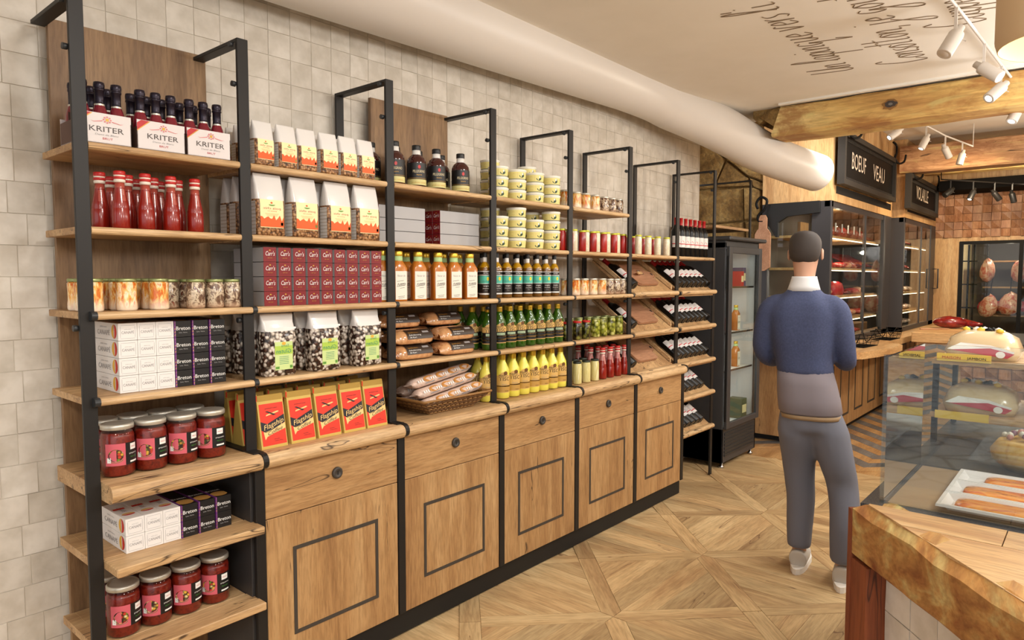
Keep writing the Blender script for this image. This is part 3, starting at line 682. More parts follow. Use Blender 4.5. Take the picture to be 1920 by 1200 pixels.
KS = Kind(m_sauce('sauce_bottle'), 'bottle', 'red sauce bottles on the second shelf')
for i, x in enumerate((.319, .389, .463, .536)): KS.put((x, .045, LV[1]), f'glass bottle of red sauce, {ORD[i]} in the front row behind the KRITER carriers shelf edge', rz=R.uniform(-.3, .3))
for i, x in enumerate((.290, .366, .440, .514)): KS.put((x, .115, LV[1]), f'glass bottle of red sauce half hidden, {ORD[i]} in the second row on its shelf', rz=R.uniform(-.3, .3))
for i, x in enumerate((.345, .42, .49)): KS.put((x, .19, LV[1]), f'glass bottle of red sauce at the back, {ORD[i]} in the third row on its shelf')
# --- jars
carrot = speck('pickled_carrot', [(236, 150, 50), (206, 92, 24), (238, 186, 96), (250, 232, 196), (214, 110, 40)], 60, zmix=(.0, .035, (240, 226, 206)), sc=(1, 1, .35))
mushr = speck('pickled_mushroom', [(50, 34, 28), (92, 64, 50), (120, 92, 72), (226, 206, 176), (84, 58, 44), (150, 60, 40)], 40, zmix=(.0, .022, (196, 160, 130)))
def jar(name, r, h, lid, cont, lidh=.009, neck=.9, waist=0, n=16, glassy=False):
    b = MB(); k = r*neck
    P = [(.0, .001), (r*.9, .001), (r, .006)]
    if waist: P += [(r, h*.2), (r*(1-waist), h*.35), (r*(1-waist), h*.62), (r*.98, h*.74), (r*.98, h*.84)]
    P += [(r, h*.8 if not waist else h*.85), (k, h-lidh-.004), (k, h-lidh)]
    o = b.lathe(P, cont, n).build(name)
    part(o, 'lid', MB().lathe([(k*1.04, h-lidh-.001), (k*1.08, h-lidh), (k*1.08, h-.002), (k*1.0, h), (k*.9, h), (k*.86, h-.0012)], lid, n)); return o
KA = Kind(jar('vegetable_jar', .0285, .094, grn_lid, carrot, waist=.05), 'jar', 'orange vegetable jars'); KB = Kind(jar('mushroom_jar', .0275, .092, grn_lid, mushr), 'jar', 'brown mushroom jars')
for r_, (y, n) in enumerate(((.03, 'front'), (.085, 'middle'), (.14, 'back'))):
    for i, x in enumerate((.232, .322, .412)): KA.put((x, y, LV[2]), f'jar of orange pickled vegetables, {n} of the {ORD[i]} file on the third shelf', rz=R.uniform(0, 6))
for i, x in enumerate((.523, .584, .640)): KB.put((x, .03, LV[2]), f'jar of brown pickled mushrooms, {ORD[i]} in the front row, third shelf of the first bay', rz=R.uniform(0, 6))
for i, x in enumerate((.472, .532)): KB.put((x, .10, LV[2]), f'jar of brown pickled mushrooms behind the front row, {ORD[i]} one, beside the orange jars')
# --- cracker boxes
canw = mat('canape_card', (232, 228, 224), .45); canr = mat('leaf_red', (200, 36, 26), .5); cany = mat('leaf_yellow', (226, 176, 60), .5); grl = mat('print_line', (172, 170, 170), .5); purp = mat('breton_purple', (124, 60, 140), .5); bisc = mat('biscuit_print', (178, 132, 66), .6)
def m_canape():
    w, d, h = .0262, .185, .0505; b = MB().box((-w+.0004, 0, .0003), (w-.0004, d, h), canw, .0006); r = b.build('cracker_box')
    n = MB(); f = flatfn(-.0006); g = lambda u, v: (-w-.0002, d/2-u, v); t = lambda u, v: (u, v, h+.0006)
    for (a, c, e, q) in ((-.020, .020, .006, .0068), (-.020, .020, .0437, .0445), (-.0205, -.0197, .009, .0415), (.0197, .0205, .009, .0415)): n.patch(f, a, c, e, q, grl)
    n.text('CANAPÉ', .0115, grey_t, f, 0, .02, width=.034); n.text('petits toasts', .004, grl, f, 0, .032, width=.018)
    n.text('CANAPÉ', .021, grey_t, g, -.020, .014, width=.098); n.text('petits toasts', .007, grl, g, -.020, .036, width=.055)
    def leaf(fn, c, v0, sx, sz, half):
        pts = [(c+half*sx*math.sin(PI*i/8), v0-sz*math.cos(PI*i/8)) for i in range(9)]+[(c+half*sx*.15*math.sin(PI*i/8), v0+sz*math.cos(PI*i/8)) for i in range(1, 8)]
        n.add([fn(*p) for p in pts], [tuple(range(len(pts)))], canr if half > 0 else cany)
    leaf(g, .062, .026, .020, .021, 1); leaf(g, .062, .026, .020, .021, -1)
    T = lambda u, v: (.0+v-.0, d-.03-u, h+.0006)
    tt = lambda u, v: (v-.006, d*.5-u, h+.0007)
    n.text('CANAPÉ', .018, grey_t, tt, -.01, 0, width=.055); leaf(lambda u, v: (v-.026, d*.5-u, h+.0007), .045, .026, .012, .018, 1); leaf(lambda u, v: (v-.026, d*.5-u, h+.0007), .045, .026, .012, .018, -1)
    n.patch(lambda u, v: (v, u, h+.0008), .105, .12, -.02, .012, canr); part(r, 'print', n); return r
def m_breton():
    w, d, h = .0254, .185, .0505; b = MB().box((-w+.0004, 0, .0003), (w-.0004, d, h), blackp, .0006); r = b.build('cracker_box'); n = MB(); f = flatfn(-.0006); g = lambda u, v: (-w-.0003, u, v)
    n.text('Breton', .0165, wht, f, .001, .022, width=.042); n.text('Live. Vivre.', .0055, grl, f, .001, .0125, width=.026)
    n.patch(f, -w, -w+.0035, .0, h, purp); n.patch(g, 0, d, 0, h, purp)
    for i in range(5):
        n.add([f(-w+.0002, .004+.0095*i), f(-w+.003, .006+.0095*i), f(-w+.0033, .010+.0095*i), f(-w+.0002, .008+.0095*i)], [(0, 1, 2, 3)], cany)
        for j in range(7): n.add([g(.006+.024*j, .004+.0095*i), g(.016+.024*j, .002+.0095*i), g(.019+.024*j, .006+.0095*i), g(.010+.024*j, .009+.0095*i)], [(0, 1, 2, 3)], cany)
    T = lambda u, v: (u, v, h+.0006)
    n.lathe([(.034, h+.0006), (.0, h+.0009)], bisc, 12, (0, .03, 0)) if False else n.add([(max(-w+.003, min(w-.002, .026*math.cos(a))), .032+.026*math.sin(a), h+.0007) for a in [2*PI*i/14 for i in range(14)]], [tuple(range(14))], bisc)
    n.text('Breton', .02, wht, lambda u, v: (u, v, h+.0007), .0, .07, width=.044); n.patch(T, -w, -w+.003, 0, d, purp); part(r, 'print', n); return r
KC, KBt = Kind(m_canape(), 'box', 'white canapé cracker boxes'), Kind(m_breton(), 'box', 'black cracker boxes')
def boxes(z, rows, where, xa, xb, y):
    for r_ in range(rows):
        zz = z+.0002+r_*.0512; rn = ('topmost' if r_ == rows-1 else 'lowest' if r_ == 0 else f'{ORD[r_]} up')
        for c in range(3):
            KC.put((xa+.0525*c, y, zz), f'white CANAPÉ cracker box, {rn} in the {ORD[c]} stack {where}')
            KBt.put((xb+.0545*c, y, zz), f'black Breton cracker box, {rn} in the {ORD[c]} stack {where}')
boxes(LV[3], 4, 'of the fourth shelf', .3215, .480, .03); boxes(.636, 2, 'below the worktop', .3125, .471, .0)
# --- big red jars
relish = speck('red_relish', [(74, 10, 6), (112, 22, 12), (136, 36, 18), (92, 14, 8)], 70, .3, .1)
lblp = mat('label_pink', (206, 92, 104), .5); salad = speck('label_salad', [(120, 140, 40), (226, 176, 60), (200, 60, 30), (232, 214, 150), (90, 60, 30)], 120, .5, 0, 'voronoi')
def m_big():
    b = MB(); r = .0425
    b.lathe([(.0, .003), (.036, .003), (.0405, .009), (.0405, .118), (.037, .128)], relish, 22); o = b.build('relish_jar')
    part(o, 'glass_wall', MB().lathe([(.0385, .0005), (r, .006), (r, .122), (.038, .133), (.036, .137), (.036, .143)], glass2, 22))
    part(o, 'lid', MB().lathe([(.0385, .138), (.041, .139), (.041, .150), (.0385, .154), (.036, .154), (.034, .1525)], silver, 22))
    n = MB(); f = cylfn(r+.0006); f2 = cylfn(r+.0012); n.patch(f, -.05, .0, .036, .10, lblp, 7, 1); n.patch(f, .0, .048, .036, .10, blackp, 7, 1); n.patch(f, -.046, -.004, .036, .098, lblp, 6, 1)
    n.add([f2(-.024+.019*math.cos(a), .066+.018*math.sin(a)) for a in [2*PI*i/14 for i in range(14)]], [tuple(range(14))], salad); n.add([f2(-.024+.017*math.cos(a), .053-.008*math.sin(a)) for a in [PI*i/8 for i in range(9)]], [tuple(range(9))], mat('bowl_green', (90, 110, 40), .4)); n.patch(f2, -.046, -.036, .045, .060, wht)
    n.patch(f2, .013, .034, .078, .096, wht, 3); n.text('DÉLICE', .005, red, cylfn(r+.0018), .0235, .085, width=.014); n.patch(f2, .012, .038, .041, .046, wht, 3); n.text('piquante', .006, wht, f2, .024, .066, width=.028); n.text('épicée', .005, mat('print_green', (70, 150, 60), .5), f2, .024, .056, width=.022)
    part(o, 'paper_label', n); return o
KJ = Kind(m_big(), 'jar', 'tall red relish jars')
for z, wn in ((CT, 'on the worktop'), (.384, 'on the lowest shelf')):
    for i, x in enumerate((.291, .383, .475, .568)): KJ.put((x, .05, z), f'tall red relish jar {wn}, {ORD[i]} in the front row', rz=.0-.35*(i/4)+R.uniform(-.1, .1), sc=(1.08, 1.08, 1))
    for i, x in enumerate((.285, .372, .46, .55)): KJ.put((x, .155, z), f'tall red relish jar {wn}, {ORD[i]} in the back row', rz=R.uniform(-.3, .1), sc=(1.08, 1.08, 1))
# --- pulse bags
bagw = mat('bag_film', (226, 222, 218), .28, coat=.3); chick = speck('chickpeas', [(176, 128, 84), (206, 160, 112), (150, 104, 66), (190, 146, 98)], 120, .4, .2, 'voronoi', bump=.5, edge=(186, 170, 152)); labc = mat('label_cream', (244, 232, 176), .5); labo = mat('label_orange', (226, 92, 18), .5); labg = mat('label_green', (96, 150, 60), .5)
def m_pulse(name, w, d, h):
    b = MB(); a = w/2; q = d/2
    b.loft([(0, a*.94, q*.9, .012), (.006, a, q, .014), (h*.50, a*1.0, q, .016), (h*.58, a, q*.94, .014, 0, bagw), (h*.8, a*.97, q*.6, .01), (h*.97, a*.95, q*.16, .003), (h, a*.93, q*.10, .002)], chick, 4); o = b.build(name)
    for sg in (-1, 1):
        s = MB(); s.patch(lambda u, v: (sg*(a+.0007), u, v), -q*.75, q*.6, .004, h*.55, bagw)
        for i in range(9): s.patch(lambda u, v: (sg*(a+.0012), u, v), -q*.75, q*.6, .01+i*h*.058, .01+i*h*.058+h*.016, mat('bag_stripe', (196, 186, 174), .5))
        part(o, 'side_gusset', s)
    n = MB(); lw = a*.80
    f = lambda u, v: (u, (-q-.0012 if v < h*.5 else -q-.0012+(v-h*.5)*(q*.12/(h*.12))), v)
    f2 = lambda u, v: (f(u, v)[0], f(u, v)[1]-.0005, v)
    n.patch(f, -lw, lw, h*.13, h*.58, labc, 1, 6); N = 12
    top = [(-lw+2*lw*i/N, h*(.29+.035*math.sin(i*2.1)+.02*math.cos(i*3.7))) for i in range(N+1)]
    n.add([f2(-lw, h*.14)]+[f2(lw, h*.14)]+[f2(u, v) for u, v in top[::-1]], [tuple(range(N+3))], labo)
    n.text('pois chic', h*.05, red, f2, 0, h*.425, width=lw*1.5, mirror=True); n.text('graines bio', h*.022, labo, f2, 0, h*.39, width=lw*.8, mirror=True)
    for i in range(4): n.patch(f2, -lw*(.6-.06*i), lw*(.6-.06*i), h*(.355-.014*i), h*(.358-.014*i), goldp)
    n.add([f2(lw*.28*math.cos(t), h*.50-h*.022*math.sin(t)) for t in [PI*i/6 for i in range(7)]], [tuple(range(7))], labg); n.add([f2(-lw*.02+lw*.1*math.cos(t), h*.53+h*.016*math.sin(t)) for t in [2*PI*i/7 for i in range(7)]], [tuple(range(7))], labo); n.patch(f2, lw*.75, lw*.95, h*.17, h*.22, labg)
    part(o, 'paper_label', n); return o
KP = Kind(m_pulse('chickpea_bag', .108, .062, .208), 'bag', 'big chickpea bags'); KQ = Kind(m_pulse('chickpea_bag', .074, .05, .147), 'bag', 'small chickpea bags')
for i, x in enumerate((.777, .912, 1.053, 1.184)):
    for r_ in range(4 if i == 0 else 3): KP.put((x-.0*r_, .04+.066*r_, LV[1]), f'big chickpea bag with orange label, {ORD[r_]} from the front in the {ORD[i]} file', rz=R.uniform(-.04, .04))
for i, x in enumerate((.757, .844, .923, 1.013, 1.096, 1.178)):
    for r_ in range(4 if i == 0 else 2): KQ.put((x, .03+.058*r_, LV[0]), f'small chickpea bag on the top shelf, {ORD[r_]} from the front in the {ORD[i]} file', rz=R.uniform(-.05, .05))
# --- marshmallow bags
marsh = speck('chocolate_marshmallow', [(238, 230, 218), (62, 36, 26), (236, 226, 214), (84, 52, 36), (240, 232, 222)], 88, .4, .3, 'voronoi', bump=.6, edge=(170, 160, 150)); labl = mat('label_lime', (204, 222, 150), .5); labt = mat('label_teal', (60, 140, 110), .5)
def m_marsh():
    b = MB(); a, q, h = .062, .034, .214
    b.loft([(0, a*.9, q*.8, .014), (.008, a, q, .02), (h*.6, a*1.02, q, .02), (h*.72, a, q*.85, .018, 0, bagw), (h*.86, a*.97, q*.4, .01), (h*.98, a, q*.1, .002), (h, a*.98, q*.08, .002)], marsh, 4); o = b.build('marshmallow_bag')
    s = MB(); tw_ = [(-a*.96, h*.74), (-a*.3, h*.66), (0, h*.60), (a*.2, h*.68), (a*.5, h*.73), (a*.95, h*.75), (a*.95, h*.78), (-a*.96, h*.78)]
    s.add([(u, -q*.9-.002+(v-h*.6)*.16, v) for u, v in tw_], [tuple(range(8))], bagw); part(o, 'film_window', s)
    n = MB(); f = flatfn(-q-.0012); f2 = flatfn(-q-.0018); lw = .034; n.patch(f, -lw+.006, lw+.006, .022, .118, labl); n.patch(f2, -lw+.006, lw+.006, .075, .104, mat('label_grass', (176, 206, 80), .5))
    n.text('Sans', .014, labt, f2, .012, .100, width=.03, mirror=True, slant=.2); n.text('Gluten', .021, labt, flatfn(-q-.0024), .006, .079, width=.058, mirror=True, slant=.2)
    for i in range(5): n.patch(f2, -.018+.006, .018+.006, .066-.006*i, .0675-.006*i, labt)
    n.patch(f2, -lw+.008, -lw+.022, .026, .034, labg); n.patch(f2, lw-.006, lw+.004, .026, .036, labg); n.add([f2(.006+.008*math.cos(t), .112+.006*math.sin(t)) for t in [2*PI*i/8 for i in range(8)]], [tuple(range(8))], cany); part(o, 'paper_label', n); return o
KM = Kind(m_marsh(), 'bag', 'chocolate marshmallow bags')
for i, x in enumerate((.800, .985, 1.176)):
    for r_ in range(4): KM.put((x-.012*(r_ > 0)*r_, .035+.068*r_, LV[3]), f'clear bag of chocolate marshmallows, {ORD[r_]} from the front in the {ORD[i]} file', rz=R.uniform(-.05, .05))
# --- red cracker cartons
cr_red = mat('carton_red', (124, 14, 22), .5); cr_grey = mat('carton_grey', (176, 174, 174), .5)
def m_carr(L, small=True):
    w, h = .0235, .0495; b = MB().box((-w, .0004, .0004), (w, L, h-.0006), cr_grey, .0006); o = b.build('cracker_carton'); n = MB(); f = flatfn(-.0003); f2 = flatfn(-.0009)
    n.box((-w, -.0002, .0004), (w, .001, h-.0006), cr_red); n.text("Carr's", .021, wht, f2, 0, .021, width=.034, slant=.15); n.text('table water', .0045, goldp, f2, 0, .012, width=.018); n.patch(f2, -.003, .003, .037, .041, goldp); part(o, 'printed_end', n)
    part(o, 'seam', MB().box((-w-.0003, 0.002, h-.0012), (w+.0003, L, h-.0002), blackp)); return o
KR = Kind(m_carr(.2), 'box', "red Carr's cracker cartons")
for c in range(9):
    for r_ in range(4): KR.put((.767+.0561*c, .01, LV[2]+.0003+.0497*r_), f"red Carr's cracker carton, {ORD[r_]} up in the {ORD[c]} stack, centre of the shelves")
KR2 = Kind(m_carr(.25), 'box', 'grey-sided cracker cartons lying lengthwise')
for s_i, x in enumerate((1.302, 1.64)):
    for c in range(2):
        for r_ in range(3): KR2.put((x, .125+.05*c, LV[1]+.0003+.0518*r_), f"grey-sided cracker carton lying lengthwise, {('lowest', 'middle', 'top')[r_]}, {('front', 'back')[c]} file, {ORD[s_i]} stack", rz=-PI/2, sc=(1, 1, 1.035))
# --- coffee
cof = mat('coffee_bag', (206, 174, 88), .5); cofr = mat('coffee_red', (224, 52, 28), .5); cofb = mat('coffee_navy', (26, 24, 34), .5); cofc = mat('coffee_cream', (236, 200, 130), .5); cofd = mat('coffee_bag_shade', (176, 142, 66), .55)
def m_coffee():
    a, q, h = .0485, .036, .178; b = MB(); y1 = -.006
    V = [(-a, -q, 0), (a, -q, 0), (a, q, 0), (-a, q, 0), (-a, -q, .006), (a, -q, .006), (a, q, .006), (-a, q, .006), (-a, -.009, .150), (a, -.009, .150), (a, .009, .150), (-a, .009, .150), (-a, -.004, h), (a, -.004, h), (a, .004, h), (-a, .004, h)]
    b.add(V, [(3, 2, 1, 0)]+[(4*k+i, 4*k+(i+1) % 4, 4*k+4+(i+1) % 4, 4*k+4+i) for k in range(3) for i in range(4)]+[(12, 13, 14, 15)], cof); o = b.build('coffee_bag')
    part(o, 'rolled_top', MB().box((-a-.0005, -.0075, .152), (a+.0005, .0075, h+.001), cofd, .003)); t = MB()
    for sg in (-1,): t.box((sg*a-.002, -.0065, .158), (sg*a+.003, .0065, .184), cof, .002).box((sg*a-.0026, -.0072, .160), (sg*a+.001, -.006, .180), cofr)
    part(o, 'closing_tab', t)
    def F(off): return lambda u, v: (u, -q-off+(q-.009)*(v-.006)/.144, v)
    n = MB(); n.patch(F(.0008), -.043, .0455, .010, .149, cofr); f = F(.0014); g = F(.002)
    n.add([f(-.043, .064), f(-.043, .092), f(-.02, .082), f(.0455, .108), f(.0455, .080), f(.0, .062), f(-.028, .054)], [(0, 1, 2, 3, 4, 5, 6)], cofb)
    n.add([f(-.032, .03), f(-.024, .040), f(0, .048), f(.0455, .060), f(.0455, .079), f(0, .063), f(-.036, .057)], [tuple(range(7))], cofc)
    fl = lambda u, v: g(u, v+.28*u); n.text('Flagship', .024, cofc, fl, .004, .071, width=.074, slant=.1); n.text('Coffee', .018, cofb, fl, .006, .049, width=.056, slant=.2)
    n.add([g(-.022, .108), g(.022, .117), g(.028, .120), g(.022, .122), g(-.02, .113)], [(0, 1, 2, 3, 4)], cofc); n.add([g(-.022, .124), g(-.016, .125), g(.016, .110), g(.006, .1085)], [(0, 1, 2, 3)], cofb); n.text('premium roast', .005, cofb, g, 0, .132, width=.044); n.text('arabica 250 g', .004, cofb, g, .016, .022, width=.03); n.text('torréfié', .004, cofb, g, .010, .028, width=.02); part(o, 'front_label', n); return o
KF = Kind(m_coffee(), 'bag', 'red and tan coffee bags')
for r_, (y, xs) in enumerate(((.028, (.761, .873, .982, 1.092, 1.198)), (.105, (.735, .85, .965, 1.08, 1.195)), (.18, (.735, .85, .965, 1.08, 1.195)))):
    for i, x in enumerate(xs): KF.put((x, y, CT), f'tan coffee bag with red Flagship label, {ORD[i]} in the {("front", "second", "third")[r_]} row')
# --- liqueur bottles
dkr = mat('dark_liqueur', (58, 14, 12), .12, coat=.6); collar = mat('neck_white', (226, 222, 216), .4)
def m_liq():
    r = .0395; o = MB().lathe([(0, .001), (.036, .001), (r, .005), (r, .096), (.037, .112), (.029, .124), (.018, .132), (.018, .134)], dkr, 20).build('liqueur_bottle')
    part(o, 'neck_collar', MB().lathe([(.019, .131), (.0175, .136), (.0165, .152)], collar, 14)); part(o, 'cap', MB().lathe([(.018, .151), (.0185, .152), (.0185, .169), (.017, .171)], blackp, 14))
    n = MB(); f = cylfn(r+.0005); g = cylfn(r+.001); n.patch(f, -.06, .06, .03, .096, blackp, 10); n.patch(f, -.06, .06, .006, .029, mat('label_straw', (206, 196, 130), .5), 10); n.patch(g, -.058, .058, .033, .034, goldp, 10)
    n.text('PELLEGRINO', .015, mat('print_bone', (226, 210, 170), .5), g, 0, .056, width=.054); n.text('liquore', .007, goldp, g, 0, .045, width=.022); n.text('prodotto italiano', .009, goldp, g, 0, .013, width=.065); n.add([g(.006*math.cos(t), .079+.008*math.sin(t)) for t in [2*PI*i/8 for i in range(8)]], [tuple(range(8))], capr); part(o, 'paper_label', n); return o
KL = Kind(m_liq(), 'bottle', 'brown liqueur bottles')
for i, x in enumerate((1.345, 1.46, 1.572, 1.717)): KL.put((x, .05, LV[0]), f'dark liqueur bottle lettered PELLEGRINO, {ORD[i]} in the front row', rz=-.5+R.uniform(-.1, .1))
for i, x in enumerate((1.30, 1.43, 1.555, 1.69)): KL.put((x, .145, LV[0]), f'dark liqueur bottle lettered PELLEGRINO, {ORD[i]} in the middle row', rz=-.5+R.uniform(-.1, .1))
for i, x in enumerate((1.50, 1.625, 1.76)): KL.put((x, .24, LV[0]), f'dark liqueur bottle lettered PELLEGRINO, {ORD[i]} in the back row', rz=-.5)
# --- amber bottles
amb = mat('amber_juice', (186, 110, 36), .2, coat=.3); lgr = mat('collar_green', (176, 206, 140), .5)
def m_amb():
    o = MB().loft([(0, .029, .029, .012), (.004, .031, .031, .013), (.135, .031, .031, .013), (.155, .024, .024, .02), (.166, .018, .018, .0179), (.176, .017, .017, .0169)], amb, 4).build('amber_bottle')
    part(o, 'neck_band', MB().lathe([(.0195, .163), (.019, .168), (.0185, .184)], lgr, 14)); part(o, 'cap', MB().lathe([(.019, .183), (.0195, .184), (.0195, .201), (.018, .203)], gold, 14))
    n = MB(); f = flatfn(-.0316); g = flatfn(-.0321); n.patch(f, -.025, .025, .008, .122, mat('label_ivory', (236, 230, 216), .6)); n.text('Nectar de', .012, grey_t, g, 0, .10, width=.034, slant=.2)
    for i, (u, w_, z) in enumerate(((-.004, .03, .082), (.006, .024, .072), (-.002, .036, .062), (.004, .02, .054), (0, .03, .02), (0, .026, .014))): n.patch(lambda a, b_: g(u+a, z+b_+.12*a), -w_/2, w_/2, 0, .0014, dgrey)
    n.text('Pomme', .016, dgrey, lambda u, v: g(u, v+.1*u), 0, .064, width=.036, slant=.3); part(o, 'paper_label', n); return o
KO = Kind(m_amb(), 'bottle', 'amber juice bottles')
for i, x in enumerate((1.277, 1.352, 1.459, 1.573, 1.667, 1.767)): KO.put((x, .045, LV[2]), f'amber juice bottle with tall ivory label, {ORD[i]} in the front row', rz=-.25+R.uniform(-.08, .08), sc=(1.02, .85, 1))
for i, x in enumerate((1.365, 1.461, 1.573, 1.678, 1.776)): KO.put((x, .125, LV[2]), f'amber juice bottle with tall ivory label, {ORD[i]} in the back row', rz=-.25, sc=(1.02, .85, 1))
# --- dark oil bottles
oil = mat('olive_oil_dark', (110, 70, 14), .12, coat=.6); oilt = mat('olive_oil_gold', (176, 130, 14), .12, coat=.6); teal = mat('label_sea', (84, 190, 166), .5); sun = mat('label_sun', (238, 206, 40), .5)
def m_oil():
    r = .0335; o = MB().lathe([(0, .001), (.031, .001), (r, .005), (r, .128), (.0325, .140, oilt), (.026, .152), (.014, .164), (.0135, .168)], oil, 18).build('oil_bottle')
    part(o, 'neck_collar', MB().lathe([(.0142, .164), (.0138, .168), (.0132, .187)], collar, 12)); part(o, 'cap', MB().lathe([(.0145, .186), (.0148, .187), (.0148, .206), (.0135, .2075)], blackp, 12))
    n = MB(); f = cylfn(r+.0005); g = cylfn(r+.0011); h = cylfn(r+.0017); n.patch(f, -.052, .052, .016, .126, blackp, 8); n.patch(g, -.05, .05, .068, .102, teal, 8); n.patch(g, -.05, .05, .104, .107, wht, 8); n.patch(g, -.05, .05, .066, .068, wht, 8); n.patch(g, -.05, .05, .018, .024, wht, 8); n.patch(g, -.05, .05, .121, .124, wht, 8)
    n.add([h(.012+.0085*math.cos(t), .089+.009*math.sin(t)) for t in [2*PI*i/12 for i in range(12)]], [tuple(range(12))], sun); n.text('OLIO', .012, labt, h, -.008, .074, width=.026); n.text('EXTRA', .007, wht, g, 0, .112, width=.03); n.text('vergine', .009, wht, g, 0, .054, width=.034); n.text('prima spremitura', .006, wht, g, 0, .044, width=.04); n.text('75 cl', .006, grl, g, 0, .034, width=.014); part(o, 'paper_label', n); return o
KI = Kind(m_oil(), 'bottle', 'dark oil bottles with teal label')
for r_, (y, xs) in enumerate(((.045, (1.868, 1.950, 2.022, 2.099, 2.178, 2.254, 2.328, 2.398)), (.125, (1.85, 1.935, 2.02, 2.10, 2.18, 2.26, 2.34, 2.415)))):
    for i, x in enumerate(xs): KI.put((x, y, LV[2]), f'oil bottle with black and teal label, {ORD[i]} in the {("front", "back")[r_]} row', rz=-.6, sc=(.78, .78, 1.02))
# --- flowing curvy bottles, green and yellow
green = mat('green_oil', (46, 84, 16), .14, coat=.5); yello = mat('lemon_liqueur', (236, 222, 92), .25, coat=.3); lc1 = mat('label_parchment', (214, 172, 100), .5); lc2 = mat('label_tan', (190, 146, 72), .5)
def m_curvy(name, body, cap, dark):
    r = .0365; o = MB().lathe([(0, .001), (.032, .001), (r*.97, .005), (r, .03), (r, .120), (.034, .136), (.025, .155), (.0165, .172), (.0150, .184)], body, 18).build(name)
    part(o, 'cap', MB().lathe([(.0158, .182), (.0163, .184), (.0163, .199), (.0168, .200), (.0168, .205), (.015, .2065)], cap, 12))
    n = MB(); f = cylfn(r+.0006); g = cylfn(r+.0012); h = cylfn(r+.0018); N = 12; A = .044
    top = [(-A+2*A*i/N, .110+.016*max(0, math.cos(2.4*(-1+2*i/N)))**1.0) for i in range(N+1)]
    def band(fn, lo, m, s_):
        vs = [fn(u, lo) for u, v in top]+[fn(u, v*s_+(1-s_)*lo) for u, v in top]; n.add(vs, [(i, i+1, N+2+i, N+1+i) for i in range(N)], m)
    band(f, .030, lc1, 1.0)
    if dark: n.patch(g, -A, A, .034, .085, blackp, N); n.patch(g, -A, A, .062, .066, lc2, N); n.patch(g, -A, A, .046, .052, lc2, N); n.patch(h, -.02, .028, .069, .080, mat('print_palegreen', (176, 196, 160), .5), 5); n.text('extra virgin', .006, blackp, cylfn(r+.0024), .004, .072, width=.04)
    else: n.patch(g, -A, A, .034, .062, lc2, N); n.patch(g, -A, A, .058, .063, mat('label_brown', (110, 70, 30), .5), N); n.text('limone', .007, grey_t, h, .004, .067, width=.03, slant=.2); n.text('Sicilia', .006, blackp, h, .016, .036, width=.02)
    n.text('MAPO', .016, blackp, g, -.004, .104, width=.044); n.text('TISC', .024, blackp, g, .004, .086, width=.058); n.add([g(.010+.011*math.cos(t), .121+.009*math.sin(t)) for t in [2*PI*i/10 for i in range(10)]], [tuple(range(10))], mat('label_brown', (110, 70, 30), .5)); part(o, 'paper_label', n); return o
KG = Kind(m_curvy('green_oil_bottle', green, gold, True), 'bottle', 'green oil bottles'); KY = Kind(m_curvy('yellow_liqueur_bottle', yello, gold, False), 'bottle', 'yellow bottles')
for r_, (y, xs) in enumerate(((.04, (1.885, 1.963, 2.038, 2.113, 2.190, 2.266, 2.342, 2.420)), (.12, (1.86, 1.94, 2.02, 2.10, 2.18, 2.26, 2.34, 2.42)), (.20, (1.86, 1.95, 2.04, 2.13, 2.22, 2.31, 2.40)))):
    for i, x in enumerate(xs): KG.put((x, y, LV[3]), f'green oil bottle with gold cap, {ORD[i]} in the {("front", "middle", "back")[r_]} row', rz=-.65, sc=(.88, .88, .97))
for r_, (y, xs) in enumerate(((.04, (1.873, 1.985, 2.062, 2.139, 2.217, 2.294, 2.372, 2.448)), (.125, (1.90, 1.98, 2.06, 2.14, 2.22, 2.30, 2.38, 2.45)))):
    for i, x in enumerate(xs): KY.put((x, y, CT+.001), f'cloudy yellow bottle with parchment label, {ORD[i]} in the {("front", "back")[r_]} row', rz=-.65, sc=(.93, .93, 1.02))
# --- pale tubs
tubm = mat('tub_white', (240, 236, 222), .4); tuby = mat('tub_label', (232, 218, 138), .5); tubg = mat('tub_green', (40, 70, 44), .5)
def m_tub():
    o = MB().lathe([(0, .001), (.058, .001), (.060, .004), (.0645, .053), (.0645, .056)], tubm, 24).build('spread_tub'); part(o, 'lid', MB().lathe([(.0665, .052), (.0672, .054), (.0672, .062), (.065, .064), (.060, .064), (.058, .0625)], tubm, 24))
    n = MB(); f = lambda u, v: ((.0608+(v-.004)*.092)*math.sin(u/.062), -(.0608+(v-.004)*.092)*math.cos(u/.062), v); g = lambda u, v: (f(u, v)[0]*1.008, f(u, v)[1]*1.008, v)
    n.patch(f, -.16, .16, .006, .048, tuby, 20); n.patch(g, -.16, .16, .004, .0065, tubg, 20)
    for c in (-.10, .02, .14):
        n.add([g(c+.02*math.cos(t), .026+.014*math.sin(t)) for t in [PI+PI*i/6 for i in range(7)]]+[g(c+.012, .042)], [tuple(range(8))], tubg); n.add([g(c+.006+.006*math.cos(t), .035+.007*math.sin(t)) for t in [2*PI*i/8 for i in range(8)]], [tuple(range(8))], wht)
        for k in range(10): t = 2*PI*k/10; n.add([g(c-.055+.012*math.cos(t+a), .027+rr*math.sin(t+a)) for rr, a in ((.011, 0), (.011, .35), (.0095, .35), (.0095, 0))], [(0, 1, 2, 3)], lc2)
        n.patch(g, c-.03, c-.0295, .012, .044, lc2)
    part(o, 'paper_label', n); return o
KT = Kind(m_tub(), 'tub', 'pale yellow tubs of spread')
def tubs(z, sh, cols):
    for i, (x, y, n, t) in enumerate(cols):
        for k in range(n): KT.put((x, y, z+.0497*k), f'pale yellow tub, {ORD[k]} up in the {t} stack on the {sh} shelf', rz=R.uniform(-.2, .2)-.75, sc=(.735, .735, .765))
